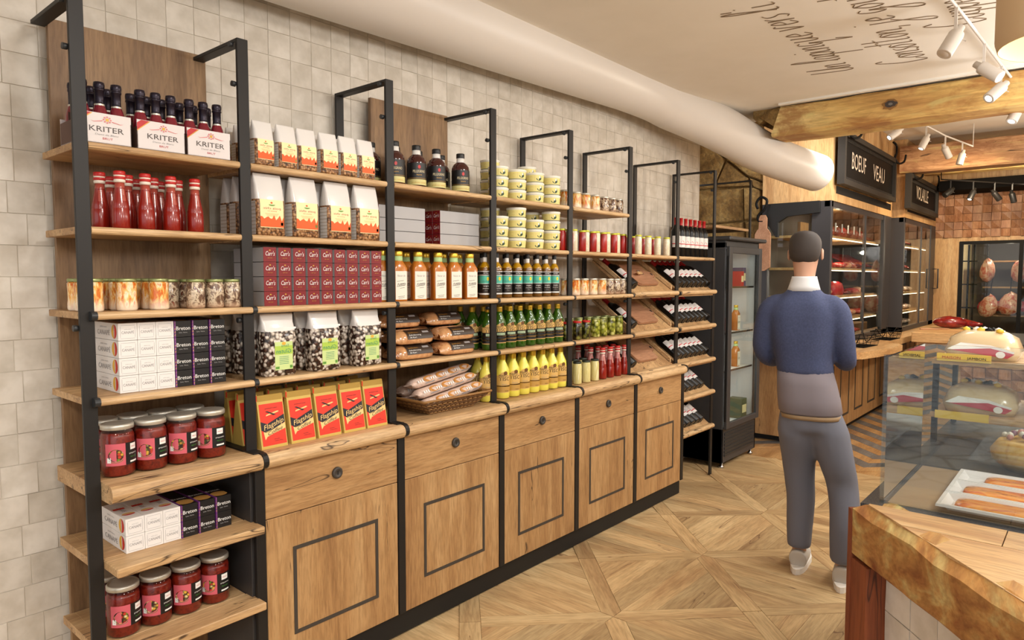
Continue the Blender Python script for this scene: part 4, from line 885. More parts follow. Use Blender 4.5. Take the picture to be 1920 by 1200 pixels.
tubs(LV[0]+.0003, 'top', ((1.99, .07, 3, 'first front'), (2.125, .072, 3, 'second front'), (2.264, .07, 3, 'third front'), (2.402, .07, 3, 'fourth front'), (2.052, .18, 4, 'first rear'), (2.338, .18, 4, 'second rear'), (2.22, .19, 3, 'third rear'), (2.47, .19, 3, 'fourth rear')))
tubs(LV[1]+.0003, 'second', ((1.99, .07, 3, 'first front'), (2.125, .072, 4, 'second front'), (2.264, .07, 3, 'third front'), (2.402, .07, 4, 'fourth front'), (2.051, .18, 4, 'first rear'), (2.368, .18, 4, 'second rear'), (2.21, .19, 3, 'third rear'), (2.48, .19, 3, 'fourth rear')))
# --- fifth and sixth bay jars
KA2 = Kind(jar('vegetable_jar', .0285, .092, silver, carrot, waist=.04), 'jar', 'orange vegetable jars in the fifth bay'); KB2 = Kind(jar('mushroom_jar', .0275, .09, silver, mushr), 'jar', 'brown mushroom jars in the fifth bay')
for i, x in enumerate((2.52, 2.628, 2.715, 2.81)): KA2.put((x, .07, LV[0]), f'jar of orange vegetables with white bottom, {ORD[i]} on the top shelf', rz=R.uniform(0, 6))
for i, x in enumerate((2.905, 2.985, 3.06)): KB2.put((x, .07, LV[0]), f'brown mushroom jar at the far end of the top shelf, {ORD[i]} one', rz=R.uniform(0, 6))
for i, x in enumerate((2.50, 2.585, 2.668, 2.755, 2.845)): KA2.put((x, .045, LV[2]), f'jar of orange vegetables on the third shelf beyond the oil bottles, {ORD[i]} one', rz=R.uniform(0, 6))
for i, x in enumerate((2.925, 2.995, 3.064)): KB2.put((x, .045, LV[2]), f'brown mushroom jar on the third shelf beside the tilted bottle, {ORD[i]} one', rz=R.uniform(0, 6))
pep = speck('red_pepper', [(116, 8, 8), (160, 16, 14), (184, 34, 24)], 40, .25, .3, sc=(1, 1, .4)); bean = speck('white_bean', [(238, 228, 204), (226, 210, 176), (244, 240, 226)], 60, .3, .5); olive = speck('green_olive', [(176, 180, 64), (204, 206, 104), (150, 156, 50), (216, 216, 130)], 48, .2, .4, 'voronoi', bump=.6, edge=(170, 170, 120)); gherk = speck('dark_olive', [(70, 70, 20), (110, 110, 40), (140, 136, 60), (90, 96, 30)], 50, .2, .6, 'voronoi', bump=.6); aspar = speck('white_asparagus', [(232, 222, 160), (214, 200, 128), (240, 234, 190)], 90, .25, .5, sc=(1, 1, .12))
KRd = Kind(jar('pepper_jar', .0205, .116, yel_lid, pep), 'jar', 'red pepper jars'); KWh = Kind(jar('bean_jar', .0212, .120, yel_lid, bean), 'jar', 'white bean jars')
for i, x in enumerate((2.463, 2.531, 2.651, 2.756, 2.862, 2.972, 3.074)): KRd.put((x if i else 2.466, .045, LV[1]), f'tall jar of red peppers, {ORD[i]} in the front row of the second shelf')
for i, x in enumerate((2.59, 2.703, 2.809, 2.917, 3.023)): KWh.put((x, .058, LV[1]), f'tall white jar showing between two red jars, {ORD[i]} one')
for i, x in enumerate((3.25, 3.37, 3.49, 3.61)): KWh.put((x, .045, LV[1]), f'tall white jar in the front row before the wine, {ORD[i]} one')
for i, x in enumerate((3.22, 3.294, 3.414, 3.536)): KRd.put((x, .11, LV[1]), f'tall jar of red peppers behind the white jars, {ORD[i]} one')
KOl = Kind(jar('olive_jar', .0262, .112, grn_lid, olive), 'jar', 'green olive jars'); KGh = Kind(jar('pickle_jar', .0245, .102, capr, gherk), 'jar', 'pickle jars with red lids')
for i, x in enumerate((2.80, 2.878, 2.964, 3.05)): KOl.put((x, .055, LV[3]), f'tall jar of green olives, {ORD[i]} in the front row')
for i, x in enumerate((2.56, 2.65, 2.74, 2.84, 2.93, 3.02)): KOl.put((x, .13, LV[3]), f'tall jar of green olives, {ORD[i]} in the back row')
for i, x in enumerate((2.487, 2.585, 2.67, 2.725)[:3]): KGh.put((x, .03, LV[3]), f'jar of dark pickles with red lid, {ORD[i]} in front of the olive jars')
KAs = Kind(jar('asparagus_jar', .0245, .122, mat('lid_dark', (60, 66, 58), .35, .6), aspar), 'jar', 'pale asparagus jars')
for r_, y in enumerate((.02, .10)):
    for i, x in enumerate((2.575, 2.66, 2.744)): KAs.put((x, y, CT+.001), f'jar of pale asparagus with dark lid, {ORD[i]} in the {("front", "back")[r_]} row')
KS2 = Kind(m_sauce('ketchup_bottle', pale=True), 'bottle', 'ketchup bottles on the worktop')
for r_, (y, xs) in enumerate(((.025, (2.83, 2.91, 2.99, 3.068)), (.1, (2.82, 2.90, 2.98, 3.06)), (.2, (2.66, 2.75, 2.84, 2.93)))):
    for i, x in enumerate(xs): KS2.put((x, y, CT+.001), f'pink-necked ketchup bottle on the worktop, {ORD[i]} in the {("front", "middle", "back")[r_]} row', sc=(1.04, 1.04, 1.07))
# --- loaves in film
loafm = speck('wrapped_loaf', [(150, 92, 56), (196, 140, 92), (214, 162, 112), (176, 118, 74)], 26, .18, .9); slb = mat('label_espresso', (52, 38, 28), .4)
def m_loaf():
    a, q, h = .104, .066, .0615; b = MB(); ring = 20; n_ = 12; vs = []
    for i in range(n_+1):
        t = -1+2*i/n_; k = (1-abs(t)**5.5)**.5 if abs(t) < 1 else .0; k = max(k, .42)
        for j in range(ring):
            an = 2*PI*j/ring; c, s_ = math.cos(an), math.sin(an); pw = lambda v, e: abs(v)**e*(1 if v > 0 else -1)
            vs.append((a*t, q*pw(c, .7)*(.3+.7*k), h*.25+(h*.75*s_**.9*k if s_ > 0 else -h*.25*abs(s_)**.5*k)))
    b.add(vs, [(i*ring+j, i*ring+(j+1) % ring, (i+1)*ring+(j+1) % ring, (i+1)*ring+j) for i in range(n_) for j in range(ring)]+[tuple(range(ring)), tuple(range(n_*ring, (n_+1)*ring))[::-1]], loafm, True); o = b.build('wrapped_loaf')
    def f(u, v, off=.0016):
        an = .10+v*1.05; c, s_ = math.cos(an), math.sin(an); return (u, -(q+off)*c**.7, h*.25+(h*.75+off)*s_**.9)
    g = lambda u, v: f(u, v, .0024)
    n = MB(); n.patch(f, -.058, .082, .05, 1.05, slb, 1, 8)
    n.text('Selvdanning', .17, wht, g, -.016, .34, width=.064); n.text('36 Kart', .16, wht, g, -.028, .14, width=.036); n.text('Speltkuchen', .14, mat('print_amber', (206, 150, 60), .5), g, -.022, .58, width=.052); n.patch(g, .03, .064, .56, .76, grey_t, 1, 2); part(o, 'paper_label', n)
    c = MB()
    for k in (.5, .75, 1.0): c.tube([(-a-.0015, q*.36*k*math.cos(t), h*.42+h*.18*k*math.sin(t)) for t in [2*PI*i/12 for i in range(12)]], .0022, loafm, 4, True)
    part(o, 'film_gather', c, kind='stuff'); return o
KLo = Kind(m_loaf(), 'loaf', 'wrapped loaves on the fourth shelf')
for c, x in enumerate((1.415, 1.665)):
    for k, (dy, dz) in enumerate(((0, 0), (.004, .062), (.092, .124))): KLo.put((x+.004*k, .062+dy, LV[3]+.0005+dz), f'film-wrapped loaf with dark label, {("lowest", "middle", "top")[k]} in the {ORD[c]} pile', rz=R.uniform(-.03, .03))
    for k in (0, 1): KLo.put((x, .205, LV[3]+.0005+.062*k), f'film-wrapped loaf hidden behind the {ORD[c]} pile, {("lower", "upper")[k]} one')
# --- wicker basket of small baguettes
wick = {}
wick['a'] = mat('wicker', (150, 108, 60), .6); wick['b'] = mat('wicker_dark', (112, 76, 40), .65)
bk = empty('bread_basket', (0, 0, 0), label='shallow flared wicker basket on the oak worktop, full of wrapped bread', cat='basket')
def bask():
    b = MB(); nz = 7; per = 76
    def pt(t, z, off):
        hx, hy = .125+.075*z/.062, .075+.05*z/.062; P = 4*(hx+hy); s_ = t*P
        for (ax, ay, dx, dy, L) in ((-hx, -hy, 1, 0, 2*hx), (hx, -hy, 0, 1, 2*hy), (hx, hy, -1, 0, 2*hx), (-hx, hy, 0, -1, 2*hy)):
            if s_ <= L: x, y = ax+dx*s_, ay+dy*s_; return (x+dy*off, y-dx*off, z)
            s_ -= L
        return (-hx, -hy, z)
    for k in range(nz):
        z = .005+.058*k/(nz-1); b.tube([pt(i/per, z+.0022*(1 if (i+k) % 2 else -1), .0028*(1 if (i+k) % 2 else -1)) for i in range(per)], .0042, wick['ab'[k % 2]], 5, True)
    for i in range(0, per, 2): b.tube([pt(i/per, z, 0) for z in (.0, .03, .064)], .0026, wick['b'], 4)
    part(bk, 'woven_side', b, kind='stuff'); part(bk, 'base', MB().box((-.127, -.077, 0), (.127, .077, .005), wick['b'])); part(bk, 'rim', MB().tube([pt(i/per, .066, 0) for i in range(per)], .0055, wick['a'], 6, True))
bask(); bk.location = (1.615, .085, CT+.001)
papr = speck('bread_sleeve', [(206, 168, 148), (230, 208, 194), (214, 182, 162), (238, 226, 214)], 110, .4, .3); crust = speck('bread_crust', [(176, 110, 44), (206, 144, 70), (150, 90, 36)], 40, .5, .2)
def m_bag():
    a, q, h = .078, .036, .044; b = MB(); n_ = 8; vs = []; ring = 10
    for i in range(n_+1):
        t = -1+2*i/n_; k = max(.08, min(1, (1-abs(t))*3.2)); kw = max(.75, k)
        for j in range(ring): an = 2*PI*j/ring; vs.append((a*t, q*kw*abs(math.cos(an))**.7*(1 if math.cos(an) > 0 else -1), h/2+h/2*k*math.sin(an)))
    b.add(vs, [(i*ring+j, i*ring+(j+1) % ring, (i+1)*ring+(j+1) % ring, (i+1)*ring+j) for i in range(n_) for j in range(ring)]+[tuple(range(ring)), tuple(range(n_*ring, (n_+1)*ring))[::-1]], papr, True); o = b.build('wrapped_baguette')
    n = MB(); f = lambda u, v: (u, -q*math.cos(v)**.7-.0012, h/2+h/2*math.sin(v)*1.02+.0008)
    N = 14; n.add([f(.018+.032*math.cos(t), .45+.62*math.sin(t)) for t in [2*PI*i/N for i in range(N)]], [tuple(range(N))], crust); part(o, 'bread_window', n)
    p = MB()
    for i in range(3): p.patch(f, -.05+.013*i, -.043+.013*i, .05, .55, wht, 1, 2)
    p.patch(f, -.008, .05, -.42, -.24, grey_t, 4, 1); part(o, 'print', p); return o
KBa = Kind(m_bag(), 'bread', 'wrapped baguettes in the basket')
for l, (z, y, x0) in enumerate(((.026, -.05, 1.535), (.068, -.03, 1.515), (.110, -.01, 1.50))):
    for i in range(4): KBa.put((x0+.078*i, .085+y+.006*i, CT+z+.009*i), f'paper-wrapped baguette, {ORD[i]} along the {("lowest", "middle", "top")[l]} layer of the basket', rot=(-.15, -.10, .08))
    if l < 2:
        for i in range(3): KBa.put((x0+.085*i, .165, CT+z), f'paper-wrapped baguette, {ORD[i]} at the back of the {("lowest", "middle")[l]} basket layer', rot=(0, -.1, .1))
# --- wine
wineg = mat('wine_glass', (14, 12, 11), .3, spec=.3); caps = mat('capsule_red', (176, 22, 26), .4); wl_ = mat('wine_label', (236, 232, 228), .55); wlr = mat('wine_label_red', (206, 70, 74), .5)
def m_wine():
    r = .0345; o = MB().lathe([(0, .004), (.02, .001), (.032, .001), (r, .004), (r, .185), (.032, .2), (.022, .218), (.0145, .234), (.0135, .24)], wineg, 16).build('wine_bottle')
    part(o, 'capsule', MB().lathe([(.0142, .236), (.0138, .24), (.0138, .285), (.0152, .286), (.0152, .292), (.013, .293)], caps, 12))
    n = MB(); f = cylfn(r+.0005); g = cylfn(r+.001); n.patch(f, -.042, .042, .07, .155, wl_, 8); n.patch(g, -.042, .042, .092, .099, wlr, 8); n.add([g(-.014, .103), g(.014, .103), g(.016, .112), g(.004, .124), g(-.01, .114)], [(0, 1, 2, 3, 4)], mat('wine_print', (226, 150, 150), .5)); part(o, 'paper_label', n); return o
KW = Kind(m_wine(), 'wine bottle', 'red-capped wine bottles')
for i in range(7): KW.put((3.765+.0705*i, .06, LV[1]), f'upright red-capped wine bottle, {ORD[i]} in the row beside the fridge', rz=-.7, sc=(.88, .88, .89))
ang = math.atan2(.2, .275)
def lay(x, z, label, rz=0): KW.put((x, .022+.0, z+.048), label, sc=(.9, .9, .93), rot=Euler((-(PI/2-ang), 0, 0), 'XYZ') if not rz else rz)
for x, z, n in ((3.17, LV[2], 'upper'), (3.17, LV[3], 'middle'), (3.17, CT, 'lowest')): lay(x, z-.003, f'single wine bottle lying on the {n} tilted chopping board shelf')
for l, (z, n) in enumerate(((LV[2], 7), (LV[3], 7), (.858, 7), (.622, 6), (.372, 6))):
    for i in range(n): lay(3.765+.0705*i, z-.003, f'wine bottle lying neck up, {ORD[i]} on the {ORD[l]} tilted wine shelf')
# --- chopping boards and the cleaver on the tilted shelves
def m_board():
    a, q, t = .13, .105, .016; P = []
    for cx, cy, a0 in ((a-.03, q-.03, 0), (-a+.03, q-.03, 90), (-a+.03, -q+.03, 180), (a-.03, -q+.03, 270)): P += [(cx+.03*math.cos(math.radians(a0+30*j)), cy+.03*math.sin(math.radians(a0+30*j))) for j in range(4)]
    hd = [(a, -.03), (a+.035, -.03), (a+.05, -.02), (a+.055, 0), (a+.05, .02), (a+.035, .03), (a, .03)]
    P = P[:4]+P[4:8]+P[8:12]+P[12:]; P = P+hd; b = MB().prism(P, 0, t, board); o = b.build('chopping_board')
    part(o, 'hanging_hole', MB().lathe([(.012, t+.0004), (.0, t+.0005)], blackp, 12, (a+.032, 0, 0))); return o
KCb = Kind(m_board(), 'chopping board', 'wooden chopping boards on the tilted shelves')
for z, n in ((LV[2], 'upper'), (LV[3], 'middle'), (CT, 'lowest')):
    KCb.put((3.40, .135, z+.106), f'wooden chopping board with a hand grip on the {n} tilted shelf', rot=(ang, 0, 0), sc=.98)
cl = empty('cleaver', (0, 0, 0), label='steel cleaver with pale wooden handle on the upper chopping board', cat='knife')
part(cl, 'handle', MB().box((-.11, -.011, 0), (-.0, .011, .014), butch['x'], .004)); part(cl, 'blade', MB().prism([(0, -.012), (.12, -.014), (.125, .03), (.0, .03)], .004, .007, mat('steel_blade', (190, 188, 184), .25, .9)))
cl.location = (3.42, .125, LV[2]+.120); cl.rotation_euler = (ang, 0, .32)
# ================================================================ butcher's side of the shop
meat = speck('raw_meat', [(120, 16, 22), (168, 34, 38), (196, 60, 56), (226, 170, 156)], 22, .3, .4); meatd = speck('dark_meat', [(86, 14, 16), (130, 24, 24), (160, 40, 34)], 18, .25, .6); fat = speck('marbled_meat', [(176, 60, 50), (206, 110, 84), (232, 190, 160), (190, 84, 64)], 16, .35, .3); pale = speck('pale_poultry', [(226, 190, 170), (238, 214, 198), (212, 160, 146)], 20, .4, .3); redpk = mat('red_packet', (196, 24, 40), .35); led = mat('led_strip', (255, 236, 204), emit=6); cabd = mat('cabinet_dark', (54, 52, 54), .45); cabin = mat('cabinet_lining', (92, 84, 78), .7); tray_w = mat('tray_white', (226, 224, 222), .4)
def blob(name, a, m, seed, lumps=.18, seg=10):
    b = MB(); rr = random.Random(seed); n = seg; ph = [rr.uniform(0, 6) for _ in range(6)]; rings = 6; vs = []
    for i in range(rings+1):
        th_ = PI*i/rings
        for j in range(n):
            p = 2*PI*j/n; k = 1+lumps*(math.sin(2*p+ph[0])*.5+math.sin(3*p+ph[1]+th_)*.4+math.sin(2*th_+ph[2])*.3)
            vs.append((a[0]*k*math.sin(th_)*math.cos(p), a[1]*k*math.sin(th_)*math.sin(p), a[2]*(1-math.cos(th_)*k) if th_ > PI/2 else a[2]*(1-math.cos(th_)*1)))
    b.add(vs, [(i*n+j, i*n+(j+1) % n, (i+1)*n+(j+1) % n, (i+1)*n+j) for i in range(rings) for j in range(n)], m, True); return b.build(name)
def cabinet(x0, x1, y0, y1, sign, lab_, name_word):
    """tall glazed meat cabinet: front faces the aisle (-y), near side faces -x"""
    z0, z1 = .835, 2.10; c = empty('meat_cabinet', ((x0+x1)/2, (y0+y1)/2, z0), label=lab_, cat='cabinet', group='glazed meat cabinets')
    w = .055
    part(c, 'corner_post', MB().box((x0, y0, z0), (x0+w, y0+.16, z1), cabd, .002)); part(c, 'corner_post', MB().box((x1-.3, y0, z0), (x1, y0+w, z1), cabd, .002)); part(c, 'corner_post', MB().box((x0, y1-w, z0), (x0+w, y1, z1), cabd, .002))
    part(c, 'bottom_rail', MB().box((x0, y0, z0), (x1, y0+w, z0+.05), cabd).box((x0, y0, z0), (x0+w, y1, z0+.05), cabd)); part(c, 'top_rail', MB().box((x0, y0+.012, z1-.05), (x1, y0+w, z1), cabd).box((x0+.012, y0, z1-.05), (x0+w, y1, z1), cabd))
    part(c, 'back_panel', MB().box((x0+w, y1-.02, z0), (x1, y1, z1), beamz if False else cabin)); part(c, 'end_panel', MB().box((x1-.02, y0+w, z0), (x1, y1-.02, z1), cabin)); part(c, 'base', MB().box((x0+.01, y0+.01, z0), (x1-.01, y1-.02, z0+.03), granite))
    part(c, 'wood_lining', MB().box((x0+.9, y1-.05, z0+.05), (x0+1.15, y1-.02, z1-.1), butch['z']).box((x0+1.5, y1-.05, z0+.05), (x0+1.62, y1-.02, z1-.1), butch['z']))
    xm = x0+(x1-x0)*.53
    for a, b_, nm in ((x0+w, xm-.012, 0), (xm+.012, x1-w, 1)): part(c, 'door_pane', MB().box((a, y0+.008, z0+.05), (b_, y0+.014, z1-.05), glass))
    part(c, 'mullion', MB().box((xm-.014, y0+.002, z0+.05), (xm+.014, y0+.03, z1-.05), cabd)); part(c, 'side_pane', MB().box((x0+.008, y0+w, z0+.05), (x0+.014, y1-w, z1-.05), glass))
    for i, z in enumerate((1.05, 1.27, 1.53, 1.82)):
        part(c, 'shelf', MB().box((x0+.08, y0+.09, z-.022), (x1-.05, y1-.03, z), butch['x'])); part(c, 'light_strip', MB().box((x0+.1, y0+.085, z-.03), (x1-.08, y0+.095, z-.022), led))
    part(c, 'hood', MB().box((x0, y0, z1+.001), (x1, y1, 2.948), butch['z']).box((x0+.12, y0-.004, 2.17), (x1-.06, y0+.001, 2.235), kick))
    for z in (2.0, 1.68, 1.42, 1.16): lamp('cabinet_light', 'POINT', (x0+.9, y0+.2, z), 2.5, (1, .84, .62), .02)
    return c
c1 = cabinet(5.82, 8.02, -.335, .26, 0, 'dark glazed meat cabinet on the rounded counter, below the BOEUF sign', '')
c2 = cabinet(8.12, 9.98, -.445, .2, 0, 'dark glazed meat cabinet farther back, below the VOLAILLE sign', '')
MB().box((8.03, -.30, .83), (8.115, .3, 2.948), butch['z']).build('pilaster', o=(8.07, -.3, .83), label='light oak pilaster between the two meat cabinets', cat='pilaster')
part(c2, 'door_handle', MB().tube([(9.9, -.447, 1.55), (9.9, -.50, 1.55), (9.9, -.50, 1.30), (9.9, -.447, 1.30)], .009, cabd, 6))
# hanging black signs
SG = mat('sign_face', (12, 11, 11), .6, spec=.2); chalk = mat('sign_lettering', (226, 206, 184), .6); fluo = mat('sign_frame', (40, 35, 30), .6)
def sign(x0, x1, y, z0, z1, words, label):
    s = empty('hanging_sign', ((x0+x1)/2, y, z0), label=label, cat='sign', group='black hanging signs'); w = .045
    part(s, 'board', MB().box((x0+w, y, z0+w), (x1-w, y+.02, z1-w), SG))
    part(s, 'frame', MB().box((x0, y-.03, z0), (x1, y+.03, z0+w), fluo).box((x0, y-.03, z1-w), (x1, y+.03, z1), fluo).box((x0, y-.03, z0+w), (x0+w, y+.03, z1-w), fluo).box((x1-w, y-.03, z0+w), (x1, y+.03, z1-w), fluo))
    b = MB()
    for i in range(int((x1-x0-.1)/.032)):
        for zz in (z0+w, z1-w-.03): xx = x0+.06+.032*i; b.box((xx, y-.006, zz), (xx+.018, y-.001, zz+.03), fluo)
    part(s, 'fretwork', b, kind='stuff')
    for t, u, v, wd, sz in words: part(s, 'lettering', MB().text(t, sz, chalk, flatfn(y-.004), u, v, width=wd))
    for x in (x0+.12, x1-.06):
        part(s, 'hook', MB().tube(cr([(x, y, z1+.17), (x+.05, y-.02, z1+.14), (x+.02, y-.03, z1+.06), (x, y-.02, z1-.005), (x+.05, y-.05, z1-.05), (x+.14, y-.08, z1-.02), (x+.16, y-.09, z1+.05)], 5), .011, SG, 6))
    return s
sign(5.83, 7.74, -.40, 2.235, 2.685, (('BOEUF', 6.38, 2.40, .47, .21), ('VEAU', 7.11, 2.385, .45, .21)), 'black framed hanging sign lettered BOEUF and VEAU')
sign(7.95, 9.58, -.50, 2.185, 2.555, (('VOLAILLE', 8.71, 2.32, .68, .21),), 'smaller black framed hanging sign lettered VOLAILLE')
# what lies in the cabinets
KHm = Kind(blob('dried_ham', (.045, .04, .055), meatd, 1), 'ham', 'small hams on the top cabinet shelf'); part(KHm.r, 'tag', MB().box((-.012, -.05, .05), (.012, -.044, .13), wht))
for i in range(8): KHm.put((6.0+.21*i, -.16, 1.82), f'small netted ham with white tag, {ORD[i]} on the top shelf of the BOEUF cabinet')
KPk = Kind(MB().loft([(0, .15, .07, .03), (.05, .16, .075, .035), (.11, .14, .06, .03), (.13, .11, .04, .03)], redpk, 4).build('meat_packet'), 'meat packet', 'red meat packets')
for x, z, n in ((6.35, 1.53, 'upper'), (6.75, 1.27, 'lower')): KPk.put((x, -.1, z), f'bright red wrapped roast on the {n} shelf of the BOEUF cabinet')
KCt = [Kind(blob('meat_cut', a, m, i), 'meat', 'meat cuts in the cabinets') for i, (a, m) in enumerate((((.10, .075, .03), meat), ((.08, .06, .035), fat), ((.11, .06, .022), meatd), ((.09, .07, .03), pale)))]
n = 0
WH2 = ['bottom', 'second', 'third', 'fourth']
for ci, (xs, y, cn) in enumerate((((5.98, 6.16, 6.4, 6.62, 6.84, 7.06, 7.28, 7.52), -.13, 'BOEUF'), ((8.34, 8.56, 8.78, 9.0, 9.2, 9.4), -.24, 'VOLAILLE'))):
    for si, z in enumerate((.866, 1.05, 1.27, 1.53)):
        if ci and si > 2: continue
        for i, x in enumerate(xs):
            if not ci and ((si == 2 and i in (3, 4)) or (si == 3 and i in (1, 2, 3))): continue
            for r_ in range(2 if si < 2 and not ci else 1):
                k = 3 if ci else (n % 3); n += 1
                KCt[k].put((x+R.uniform(-.02, .02), y+.19*r_, z), f'{("red raw cut", "marbled raw cut", "dark raw cut", "pale poultry cut")[k]}, {ORD[i]} {("in front", "behind")[r_]} on the {WH2[si]} level, {cn} cabinet', rz=R.uniform(-.5, .5))
KSl = Kind(MB().tube([(0, 0, 0), (0, .04, .012), (0, .3, .14), (0, .33, .15)], [.006, .016, .016, .006], meatd, 8).build('dry_sausage'), 'sausage', 'dry sausages on the slanted racks')
for si, z in enumerate((1.535, 1.825)):
    for i in range(10): KSl.put((8.3+.085*i, -.33, z+.02), f'dark dry sausage, {ORD[i]} on the {("lower", "upper")[si]} slanted rack of the VOLAILLE cabinet')
    for i in range(9): KSl.put((7.15+.09*i, -.2, z+.02 if si == 0 else 1.845), f'dark dry sausage, {ORD[i]} on the {("lower", "upper")[si]} slanted rack of the BOEUF cabinet', sc=(1, .9, .9))
# rounded counter below
ct = empty('meat_counter', (7, -.2, 0), label='oak counter with rounded slab top below the meat cabinets', cat='counter')
top = [(5.35, .9), (5.35, -.30), (5.37, -.42), (5.45, -.56), (5.62, -.67), (5.9, -.73), (6.5, -.78), (6.62, -.72), (6.64, -.62), (10, -.62), (10, .9)]
part(ct, 'slab', MB().prism(top, .775, .834, butch['x'])); part(ct, 'plinth', MB().box((5.62, -.30, 0), (9.98, .3, .07), kick))
part(ct, 'side_panel', MB().box((5.53, -.34, .06), (5.56, .9, .775), dr_z))
for i in range(9):
    x = 5.56+.487*i; p = part(ct, 'panel', MB().box((x+.002, -.36, .07), (x+.485, -.325, .775), dr_z, .002)); b = MB(); a0, a1, g = x+.1, x+.385, .018
    for A, B in (((a0, .17), (a1, .17+g)), ((a0, .66-g), (a1, .66)), ((a0, .17+g), (a0+g, .66-g)), ((a1-g, .17+g), (a1, .66-g))): b.box((A[0], -.364, A[1]), (B[0], -.3595, B[1]), inlay)
    part(p, 'inlay_frame', b)
# wire baskets on the slab
def wire_basket():
    r = empty('wire_basket'); b = MB(); a, q, h = .20, .09, .085
    for z, k in ((.004, .86), (.045, .93), (h, 1.0)): b.tube([(x*k, y*k, z) for x, y in ((-a, -q), (a, -q), (a, q), (-a, q))], .003 if z < h else .0048, SG, 5, True)
    for i in range(15):
        t = -1+2*i/14
        b.tube([(a*t, -q, h), (a*t*.86, -q*.86, .004), (a*t*.86, q*.86, .004), (a*t, q, h)], .0016, SG, 4)
    for j in range(6): t = -1+2*j/5; b.tube([(-a, q*t, h), (-a*.86, q*t*.86, .004), (a*.86, q*t*.86, .004), (a, q*t, h)], .0016, SG, 4)
    part(r, 'wire_mesh', b, kind='stuff')
    for sg in (-1, 1): part(r, 'handle', MB().tube(cr([(sg*a, -.05, h), (sg*(a-.03), -.045, h+.02), (sg*(a-.07), 0, h-.055), (sg*(a-.03), .045, h+.02), (sg*a, .05, h)], 4), .004, SG, 5))
    return Kind(r, 'basket', 'black wire baskets on the rounded counter')
KWb = wire_basket()
KWb.put((6.12, -.53, .835), 'black wire basket on the rounded counter, half behind the person', rz=-.1); KWb.put((7.05, -.53, .835), 'black wire basket farther along the rounded counter, clear of the person', rz=-.05)
# black hook and hanging board by the stone
hb = empty('hanging_board', (5.74, .22, 1.5), label='pale chopping board hanging from a black S hook beside the meat cabinet', cat='chopping board')
P = [(.07+.0, .03), (.02+.0, 0), (-.05, 0), (-.07, .03), (-.07, .33), (-.05, .365), (-.035, .38), (-.035, .47), (-.02, .50), (.02, .50), (.035, .47), (.035, .38), (.05, .365), (.07, .33)]
part(hb, 'board', MB().prism([(.22-u, 1.5+v) for u, v in P], 5.73, 5.752, board, 'yz'))
part(hb, 'hook', MB().tube(cr([(5.74, .27, 2.06), (5.74, .285, 2.11), (5.74, .245, 2.16), (5.74, .19, 2.13), (5.74, .21, 2.05), (5.74, .265, 2.0), (5.74, .26, 1.95), (5.74, .22, 1.945)], 5), .012, SG, 8))
MB().prism([(.20, 2.1), (.20, 1.93), (.12, 1.80), (.10, 1.80), (.10, 1.93), (.02, 1.98), (-.25, 2.0), (-.25, 2.1)], 5.775, 5.815, mat('bracket_black', (20, 19, 19), .6), 'yz').build('wall_bracket', o=(5.8, .1, 1.8), label='black notched bracket at the top of the near meat cabinet side', cat='bracket')
# far service counter with relief front and the raw ham on its block
sc_ = empty('service_counter', (8.3, -1.5, 0), label='far wooden service counter with chevron end and relief tile front', cat='counter')
part(sc_, 'block_top', MB().box((7.3, -1.06, .80), (8.75, -.70, .90), butch['y'], .004)); part(sc_, 'body', MB().box((7.34, -3.2, 0), (8.7, -.74, .80), butch['y'])); part(sc_, 'stone_top', MB().box((7.22, -3.2, .80), (8.75, -1.07, .835), granite)); 
b = MB()
for i in range(9):
    for j in range(2):
        x = 7.335; yy = -.76-.16*j; z = .06+.08*i; sg = 1 if j else -1
        b.add([(x, yy, z+(.05 if sg > 0 else 0)), (x, yy-.155, z+(0 if sg > 0 else .05)), (x, yy-.155, z+.04+(0 if sg > 0 else .05)), (x, yy, z+.04+(.05 if sg > 0 else 0))], [(0, 1, 2, 3)], plank_g)
part(sc_, 'chevron_inlay', b)
for i in range(12):
    for j in range(7):
        o = bpy.data.objects.new('panel', rl[(i*2+j) % 4]); link(o, sc_, (7.338, -1.12-.1*(i+1), .09+.1*j))
hm = blob('raw_ham', (.17, .08, .065), meatd, 5, .12, 14); part(hm, 'shank', MB().tube([(.12, 0, .06), (.22, -.01, .05), (.28, -.015, .05)], [.05, .028, .012], meatd, 10)); hm.location = (8.1, -.92, .90); hm.rotation_euler = (0, 0, -1.2); hm['label'] = 'dark red raw ham resting on the wooden block counter'; hm['category'] = 'ham'
for i, (x, y) in enumerate(((7.75, -.78), (7.85, -.86))):
    o = MB().box((-.09, -.02, 0), (.09, .02, .012), board, .004).build('serving_board'); o.location = (x, y, .90); o.rotation_euler = (0, 0, -1.1+.3*i); o['label'] = f'thin wooden serving stick, {ORD[i]} on the block beside the raw ham'; o['category'] = 'board'; o['group'] = 'serving sticks'
# cold room behind the black window
cwf = MB().box((9.97, -2.1, 1.86), (10.02, -.715, 1.90), SG).box((9.97, -.755, .45), (10.02, -.715, 1.86), SG).box((9.97, -1.375, .45), (10.02, -1.335, 1.86), SG).box((9.97, -2.1, .45), (10.02, -.755, .49), SG).build('window_1', kind='structure')
part(cwf, 'pane', MB().box((9.99, -1.335, .49), (9.996, -.755, 1.86), glass)); part(cwf, 'pane', MB().box((9.99, -2.1, .49), (9.996, -1.375, 1.86), glass))
MB().box((11.2, -3, -.05), (11.25, .2, 2.9), cabin).build('wall_coldroom', kind='structure'); MB().box((10.1, -.70, -.05), (11.2, -.66, 2.9), mat('lit_cream', (236, 214, 170), .7)).build('wall_coldroom', kind='structure'); MB().box((10.1, -3, 1.95), (11.2, -.7, 2.0), cabd).build('ceiling_coldroom', kind='structure')
g = empty('window_grid', (10.06, -.78, 0), label='black upright grid bars inside the cold room window by its left side', cat='grid')
